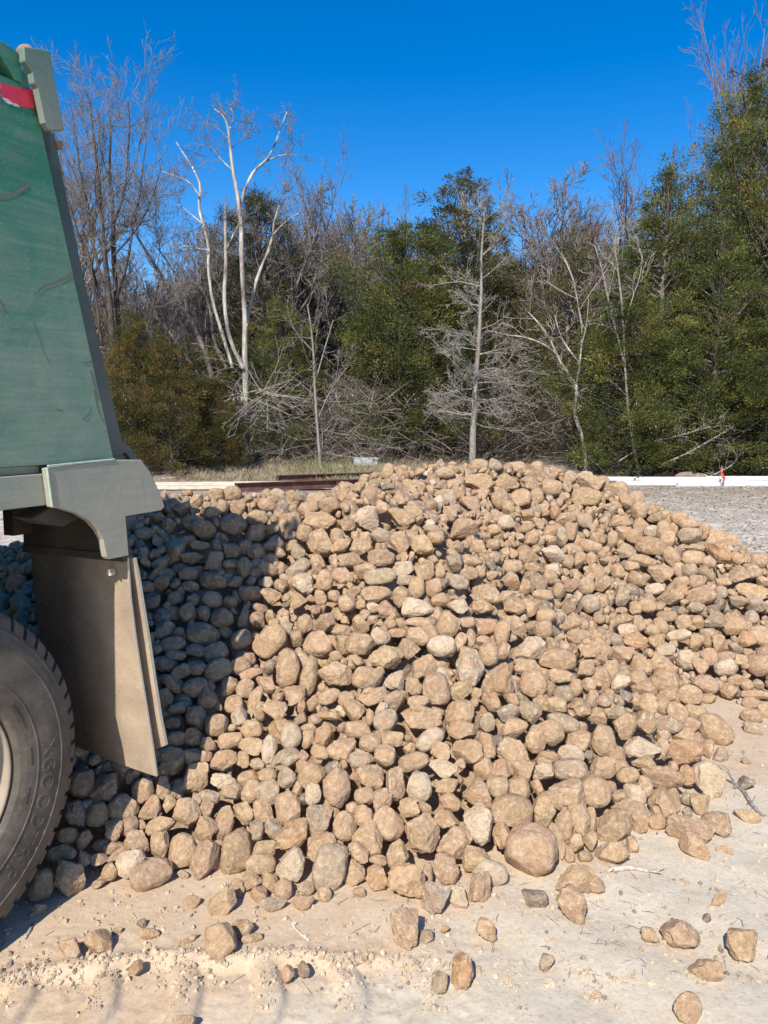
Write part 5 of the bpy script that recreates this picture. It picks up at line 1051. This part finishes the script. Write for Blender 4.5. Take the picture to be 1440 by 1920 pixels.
# --- the heap of broken branches in front of the dead tree
T = Limbs(.009); g = np.random.default_rng(66); c0 = at(492, 742, 22.2)
for k in range(22):
    a = g.uniform(0, 6.28); d = np.array([math.cos(a), g.normal(0, .5), math.sin(a) * .8 - .1]); grow(T, g, c0 + g.normal(0, .12, 3), d, g.uniform(.9, 1.9), g.uniform(.010, .02), 1, dict(TW, rmin=.0045, kids=[4, 3, 2], max=3, wob=.10, trop=[0, -.03, -.03]))
o0 = np.array(base(492, 22.2)); localise(T, o0)
def clamp(T):
    for L in (T.thick, T.thin):
        for p, r in L: p[:, 2] = np.maximum(p[:, 2], .01)
clamp(T)
v, f = tubes(T.thick + T.thin, 4); o = put('brush_heap', mesh_np('brush_heap', v, f, True, twig_pale)); o.location = tuple(o0); tag(o, 'spiky heap of broken pale branches below the dead tree', 'brush heap')
for k, (L, lab) in enumerate(((([(1238,872,4),(1290,850,5),(1345,818,5),(1385,795,4)]), 'longest pale fallen branch slanting up under the right-hand cedars'), ([(1300,905,3),(1362,880,4),(1384,862,4),(1372,838,3)], 'short crooked fallen branch rising behind the red flag'), ([(1160,865,3),(1215,830,3),(1270,818,3),(1330,800,2)], 'thin pale fallen branch low in front of the broad cedar'))):
    T = Limbs(); g = np.random.default_rng(67 + k); en = draw(T, [L], 20.6, 4 + k, .8); sprout(T, en, g, 6, (.4, .9), dict(TW, max=3, kids=[4, 4, 3]), .2, .1)
    o0 = np.array(base(L[0][0], 20.6)); localise(T, o0); clamp(T); v, f = tubes(T.thick + T.thin, 5)
    o = put('fallen_branch', mesh_np('fallen_branch', v, f, True, twig_pale)); o.location = tuple(o0); tag(o, lab, 'branch', 'fallen branches under the cedars')

# --- dry grass, leaf litter
def blades(n, fx, hgt, wid, mat, name, label, seed, cat='grass'):
    g = np.random.default_rng(seed); X, Y = fx(g, n); Z = ground_height(X, Y); a = g.uniform(0, 6.28, n); h = g.uniform(*hgt, n); w = g.uniform(*wid, n); lx, ly = g.normal(0, .35, n) * h, g.normal(0, .35, n) * h
    c, s = np.cos(a) * w, np.sin(a) * w
    V = np.stack([np.stack([X - c, Y - s, Z], 1), np.stack([X + c, Y + s, Z], 1), np.stack([X + lx * .4 + c * .6, Y + ly * .4 + s * .6, Z + h * .6], 1), np.stack([X + lx, Y + ly, Z + h], 1)], 1).reshape(-1, 3)
    tag(put(name, mesh_np(name, V, np.arange(4 * n).reshape(-1, 4), False, mat)), label, cat, kind='stuff')
def plain(name, c0, c1, sc=4, rough=.9):
    m, nt, b = new_mat(name, rough, .15); f = noise(nt, nt.nodes.new('ShaderNodeNewGeometry').outputs['Position'], sc, 5, .6); nt.links.new(mix(nt, ramp(nt, f, [(.35, 0.0), (.65, 1.0)]), c0, c1), b.inputs['Base Color']); return m
straw = plain('straw', (.20, .16, .10), (.37, .31, .21)); green_g = plain('fresh_grass', (.11, .15, .045), (.24, .25, .09)); leaf_b = plain('dead_leaves', (.14, .10, .07), (.52, .44, .34), 14)
blades(14000, lambda g, n: ((lambda y: ((g.uniform(330, 900, n) - 720) / FPX * y, y))(g.uniform(20.6, 25, n))), (.04, .2), (.004, .010), straw, 'dry_grass', 'strip of dry straw-coloured grass at the foot of the wood', 71)
blades(1400, lambda g, n: ((lambda y: ((g.normal(625, 55, n) - 720) / FPX * y, y))(g.uniform(21.0, 24, n))), (.05, .2), (.004, .010), green_g, 'green_grass', 'patch of short green grass beyond the rusty channels', 72)
g = np.random.default_rng(73); n = 12000
Y = g.uniform(8.5, 25, n) ** 1.0; px = np.where(g.random(n) < .6, g.uniform(1140, 1500, n), g.uniform(-60, 1140, n)); X = (px - 720) / FPX * Y; Z = ground_height(X, Y) + g.uniform(.003, .03, n); a = g.uniform(0, 6.28, n); w = g.uniform(.010, .036, n); q = g.normal(0, .35, n) * w
c, s = np.cos(a) * w, np.sin(a) * w; k = g.uniform(.35, .7, n)
V = np.stack([np.stack([X - c, Y - s, Z], 1), np.stack([X + s * k, Y - c * k, Z + q], 1), np.stack([X + c, Y + s, Z + np.abs(q)], 1), np.stack([X - s * k, Y + c * k, Z - q * .4], 1)], 1).reshape(-1, 3)
tag(put('leaf_litter', mesh_np('leaf_litter', V, np.arange(4 * n).reshape(-1, 4), False, leaf_b)), 'dead brown leaves strewn over the far ground', 'leaves', kind='stuff')

# ------------------------------------------------------------------ things lying on the far ground
pvc, nt, b = new_mat('white_pvc', .45, .4); c = mix(nt, ramp(nt, noise(nt, coords(nt, 'Object', (.6, 6, 6)), 2.2, 4), [(.45, 0.0), (.75, .5)]), (.64, .64, .63), (.50, .48, .45)); nt.links.new(c, b.inputs['Base Color'])
def pipe_me(L, r):
    bm = bmesh.new(); n = 24
    for (ra, rb, x0, x1) in ((r, r * .9, 0, L), (r * 1.12, r * .95, L - .16, L)):
        R = [[bm.verts.new((x, q * math.cos(k * 2 * math.pi / n), q * math.sin(k * 2 * math.pi / n))) for k in range(n)] for x, q in ((x0, rb), (x0, ra), (x1, ra), (x1, rb))]
        R.append([bm.verts.new((x0 + .3, rb * math.cos(k * 2 * math.pi / n), rb * math.sin(k * 2 * math.pi / n))) for k in range(n)])
        for u, v in ((0, 1), (1, 2), (2, 3), (0, 4)):
            for k in range(n): bm.faces.new((R[u][k], R[u][(k + 1) % n], R[v][(k + 1) % n], R[v][k])).smooth = True
    bmesh.ops.recalc_face_normals(bm, faces=bm.faces); me = bpy.data.meshes.new('pipe'); bm.to_mesh(me); bm.free(); me.materials.append(pvc); return me
pm = pipe_me(6.1, .062)
PIPES = [(5.75, 19.0, 0, 'frontmost white plastic pipe on the ground, its end nearest the pile'), (7.2, 18.87, 0, 'white plastic pipe set forward in front of the others'), (5.5, 19.14, 0, 'white plastic pipe second from the front, on the ground'), (5.35, 19.28, 0, 'white plastic pipe third from the front, on the ground'), (5.6, 19.42, 0, 'rearmost white plastic pipe on the ground'),
         (5.2, 19.07, 1, 'front pipe of the upper layer of white plastic pipes'), (5.05, 19.21, 1, 'middle pipe of the upper layer of white plastic pipes'), (8.1, 19.35, 1, 'rear pipe of the upper layer, its end beside the red flag')]
for x, y, lay, lab in PIPES:
    o = put('plastic_pipe', pm); z = gz(x + 3, y); o.location = (x, y, z + .064 + lay * .108); o.rotation_euler = (.3 * lay, math.atan2(gz(x, y) - gz(x + 6.1, y), 6.1), .012 * (1 - lay)); tag(o, lab, 'pipe', 'white plastic pipes stacked by the wood')
red_f = plain('red_flagging', (.42, .05, .035), (.62, .10, .07)); stake_m = plain('stake_wood', (.35, .28, .2), (.55, .46, .34), 30)
e = empty('survey_flag', (8.22, 18.72, gz(8.22, 18.72))); tag(e, 'red flagging ribbon tied to a thin stake in front of the white pipes', 'flag')
bm = bmesh.new(); bm_tube(bm, [(0, 0, -.1), (0.01, 0, .25), (.0, 0, .52)], [.009, .009, .007], 6); bm_obj('stake', bm, stake_m, e)
bm = bmesh.new(); zz = [(-.02, .46, .012), (.02, .43, .02), (-.01, .36, .022), (.04, .27, .03), (.07, .2, .03), (.05, .13, .02), (.06, .08, .004)]
vs = [[bm.verts.new((x - w, .012 * math.sin(i * 2), z)), bm.verts.new((x + w, -.012 + .012 * math.cos(i * 2), z + .01))] for i, (x, z, w) in enumerate(zz)]
for p_, q_ in zip(vs, vs[1:]): bm.faces.new((p_[0], p_[1], q_[1], q_[0]))
r_ = bm_obj('ribbon', bm, red_f, e); so = r_.modifiers.new('thick', 'SOLIDIFY'); so.thickness = .004
# rusty red steel channels
steel, nt, b = new_mat('red_oxide_steel', .6, .3); c = mix(nt, ramp(nt, noise(nt, coords(nt), 6, 5), [(.35, 0.0), (.7, 1.0)]), (.085, .036, .027), (.17, .078, .058)); nt.links.new(c, b.inputs['Base Color'])
def channel(name, a, bpt, hgt, label):
    a = np.array(a); bpt = np.array(bpt); L = float(np.linalg.norm(bpt - a)); e = empty(name, (a[0], a[1], gz(a[0], a[1]) + .03), math.atan2(bpt[1] - a[1], bpt[0] - a[0]))
    bm = bmesh.new(); w = .09; bm_box(bm, 0, L, -.008, .008, .016, hgt - .016); bm_box(bm, 0, L, -w, .008, 0, .016); bm_box(bm, 0, L, -w, .008, hgt - .016, hgt); bm_obj('beam', bm, steel, e, bevel=.003)
    for x in (.02, L * .42, L * .8):
        bm = bmesh.new(); bm_box(bm, x, x + .03, -w + .004, -.010, .018, hgt - .018); bm_obj('stiffener', bm, steel, e)
    return tag(e, label, 'steel beam', 'rusty red steel channels lying behind the pile')
channel('steel_channel', (-3.35, 17.2), (1.9, 19.6), .19, 'nearer rusty red steel channel lying behind the pile')
channel('steel_channel', (-2.85, 20.3), (2.6, 22.9), .15, 'farther rusty red steel channel, partly over pale boards')
# pale boards
board = plain('pale_lumber', (.50, .43, .31), (.72, .65, .52), 5)
bmz = bmesh.new(); bm_box(bmz, 0, 5.2, 0, .19, 0, .045); bme = bpy.data.meshes.new('board'); bmesh.ops.recalc_face_normals(bmz, faces=bmz.faces); bmz.to_mesh(bme); bmz.free(); bme.materials.append(board)
BD = [(-6.6, 17.6, .0, .10, 'frontmost pale board on the ground beyond the pile'), (-6.5, 18.0, .0, .11, 'second pale board on the ground beyond the pile'), (-6.9, 18.45, .0, .12, 'third pale board on the ground beyond the pile'), (-6.3, 18.85, .0, .105, 'rearmost pale board on the ground beyond the pile'), (-6.8, 18.2, .05, .10, 'pale board lying on top of the row of boards'), (-5.9, 18.66, .05, .115, 'upper pale board running under the far steel channel')]
for x, y, dz, rz, lab in BD:
    o = put('board', bme); o.location = (x, y, gz(x + 2.5, y) + .03 + dz); o.rotation_euler = (0, 0, rz); bv = o.modifiers.new('bevel', 'BEVEL'); bv.width = .005; tag(o, lab, 'board', 'pale boards lying behind the pile')
# white concrete block in the grass
blk = plain('white_block', (.30, .31, .30), (.46, .47, .46), 12)
bm = bmesh.new(); bm_box(bm, -.36, .36, -.2, .2, 0, .26); bmesh.ops.subdivide_edges(bm, edges=bm.edges, cuts=5, use_grid_fill=True)
for v in bm.verts: v.co += Vector((mnoise.noise(v.co * 6), mnoise.noise(v.co * 6 + Vector((9, 0, 0))), mnoise.noise(v.co * 6 + Vector((0, 9, 0))) * (v.co.z > .05))) * .02
wb = bm_obj('white_block', bm, blk, smooth=False, bevel=.02); wb.location = (*base(685, 23.3)[:2], gz(*base(685, 23.3)[:2]) - .0); wb.rotation_euler = (0, .03, .12); tag(wb, 'white weathered concrete block lying in dry grass by the wood', 'block')
# dark stones and junk under the right-hand trees, wire fence
g = np.random.default_rng(81)
for px, Y, r, lab in ((1285, 20.2, .20, 'grey boulder in the shade just above the white pipes'), (1310, 20.5, .16, 'smaller dark stone behind the grey boulder by the pipes')):
    o = bpy.data.objects.new('boulder', rock_mesh('a', 3 if r > .18 else 7)); COL.objects.link(o); b_ = base(px, Y); o.location = (b_[0], b_[1], b_[2] + r * .6); o.scale = (r * 1.5, r, r * .85); o.color = (.2, .19, .19, 1); tag(o, lab, 'rock')
wire = plain('rusty_wire', (.12, .07, .05), (.25, .16, .12)); post_m = plain('fence_post', (.13, .10, .08), (.30, .25, .2), 25)
FY = 24.6
e = empty('wire_fence', (0, FY, 0)); tag(e, 'rusty wire fence with thin posts in front of the undergrowth', 'fence')
fx = np.linspace(-5.5, 6.2, 6)
for x in fx:
    bm = bmesh.new(); bm_tube(bm, [(x, 0, -.2), (x + .02, 0, 1.35)], .035, 7); o = bm_obj('post', bm, post_m, e, smooth=True); o.location.z = gz(x, FY)
for hz in (.35, .65, .95, 1.22):
    bm = bmesh.new(); pts = []
    for x0, x1 in zip(fx, fx[1:]):
        for t in np.linspace(0, 1, 7)[:-1]: x = x0 + (x1 - x0) * t; pts.append((x, -.04, gz(x, FY) + hz - .05 * math.sin(math.pi * t)))
    bm_tube(bm, pts, .007, 4); bm_obj('wire', bm, wire, e)

# ------------------------------------------------------------------ gravel, crumbs and sticks on the near ground
g = np.random.default_rng(91); v0, f0 = ICO[2]; GV, GF, GT, gn = [], [], [], 0
n = 7500
for k in range(n):
    y = 2.02 + 1.9 * g.random() ** 1.6; x = g.uniform(-1.5, 1.9) * y / 2.4
    if k % 9 == 0: x = g.uniform(-1.2, .3); y = 2.15 - .2 * (x + .36) ** 2 + g.normal(0, .02)
    if k % 9 == 1: ph = int(g.integers(-7, 3)); y = g.uniform(1.93, 2.13); x = (ph + .5) * .235 - .12 * (y - 2.1) + g.normal(0, .018)
    if k % 40 == 7: cxx = (math.sin(k * .013) * .9); x = cxx + g.normal(0, .09); y = 2.3 + .35 * abs(math.sin(k * .0071)) + g.normal(0, .04)
    if heap_h(x, y) > .12: continue
    r = .0015 + .0068 * g.random() ** 4.5; M = np.diag(r * g.uniform(.7, 1.35, 3)); vv = (v0 * (1 + .22 * g.normal(size=(len(v0), 1)))) @ (rnd_rot() @ M).T
    GV.append(vv + np.array([x, y, gz(x, y) + r * .3])); GF.append(f0 + gn); gn += len(v0)
    t = np.array([.49, .405, .30]) if g.random() < .6 else np.array([.44, .33, .22]) if g.random() < .7 else np.array([.24, .2, .17]); GT.append(np.repeat((t * g.uniform(.8, 1.2))[None], len(v0), 0))
grav_m, nt, b = new_mat('gravel', .9, .2); a_ = N(nt, 'ShaderNodeVertexColor', layer_name='tint'); nt.links.new(a_.outputs[0], b.inputs['Base Color'])
me = mesh_np('gravel', np.concatenate(GV), np.concatenate(GF), False, grav_m); vcol(me, 'tint', np.concatenate(GT)); tag(put('gravel', me), 'pale grit and crumbs of caliche over the near ground', 'gravel', kind='stuff')
stick_w = plain('weathered_stick', (.42, .38, .31), (.70, .66, .57), 60); stick_r = plain('bleached_root', (.38, .33, .27), (.60, .54, .46), 60); stick_g = plain('grey_twig', (.16, .14, .125), (.38, .35, .31), 60)
def stick(name, pts, r, mat, label, forks=()):
    P = [on_ground(*q) for q in pts]; P = [np.array([p[0], p[1], gz(p[0], p[1]) + r[min(i, len(r) - 1)] * .9]) for i, p in enumerate(P)]; o = P[0].copy()
    bm = bmesh.new(); R_ = [r[min(i, len(r) - 1)] for i in range(len(P))]; bm_tube(bm, [p - o for p in P], R_, 8)
    for i, q, rr_ in forks:
        e_ = on_ground(*q); bm_tube(bm, [P[i] - o, np.array([e_[0], e_[1], gz(e_[0], e_[1]) + .02]) - o], [rr_, rr_ * .5], 6)
    ob_ = bm_obj(name, bm, mat, smooth=True); ob_.location = o; tag(ob_, label, 'stick')
stick('stick', [(538, 1719), (551, 1737), (560, 1748), (580, 1765)], (.0028, .0032, .0032, .003), stick_w, 'thin straight white stick on the tan dirt in front of the pile')
stick('stick', [(61, 1733), (56, 1746), (47, 1759)], (.004, .0055, .004), stick_g, 'short grey stick by the shadow edge near the tyre')
stick('twig', [(1356, 1460), (1380, 1474), (1396, 1489), (1408, 1510), (1424, 1530), (1433, 1534)], (.004, .006, .0085, .008, .007, .004), stick_g, 'dry grey forked twig running out from under a dark rock', ((1, (1364, 1452), .003), (3, (1416, 1500), .003), (0, (1350, 1448), .003)))
stick('driftwood_root', [(1136, 1638), (1152, 1637), (1168, 1634), (1190, 1631), (1212, 1634), (1228, 1636), (1245, 1639)], (.004, .009, .011, .008, .006, .005, .002), stick_r, 'bleached white root lying on the pale ground below the pile', ((4, (1240, 1645), .004), (5, (1246, 1634), .003), (1, (1145, 1645), .004)))
g = np.random.default_rng(95); polys = []
for k in range(420):
    y = 2.05 + 1.8 * g.random() ** 1.3; x = g.uniform(-.2, 1.9) * y / 2.4 if k % 3 else g.uniform(-1.2, 1.8); z = gz(x, y)
    if heap_h(x, y) > .05: continue
    a = g.uniform(0, 6.28); L = g.uniform(.012, .07); d = np.array([math.cos(a), math.sin(a), 0]); p = np.array([[x, y, z + .002], [x, y, z + .004] + d * L * .5 + g.normal(0, .003, 3), [x, y, z + .003] + d * L]); polys.append((p, np.array([.0009, .0011, .0006])))
v, f = tubes(polys, 4); tag(put('twig_crumbs', mesh_np('twig_crumbs', v, f, True, stick_g)), 'tiny broken bits of twig and grass on the pale ground', 'twigs', kind='stuff')
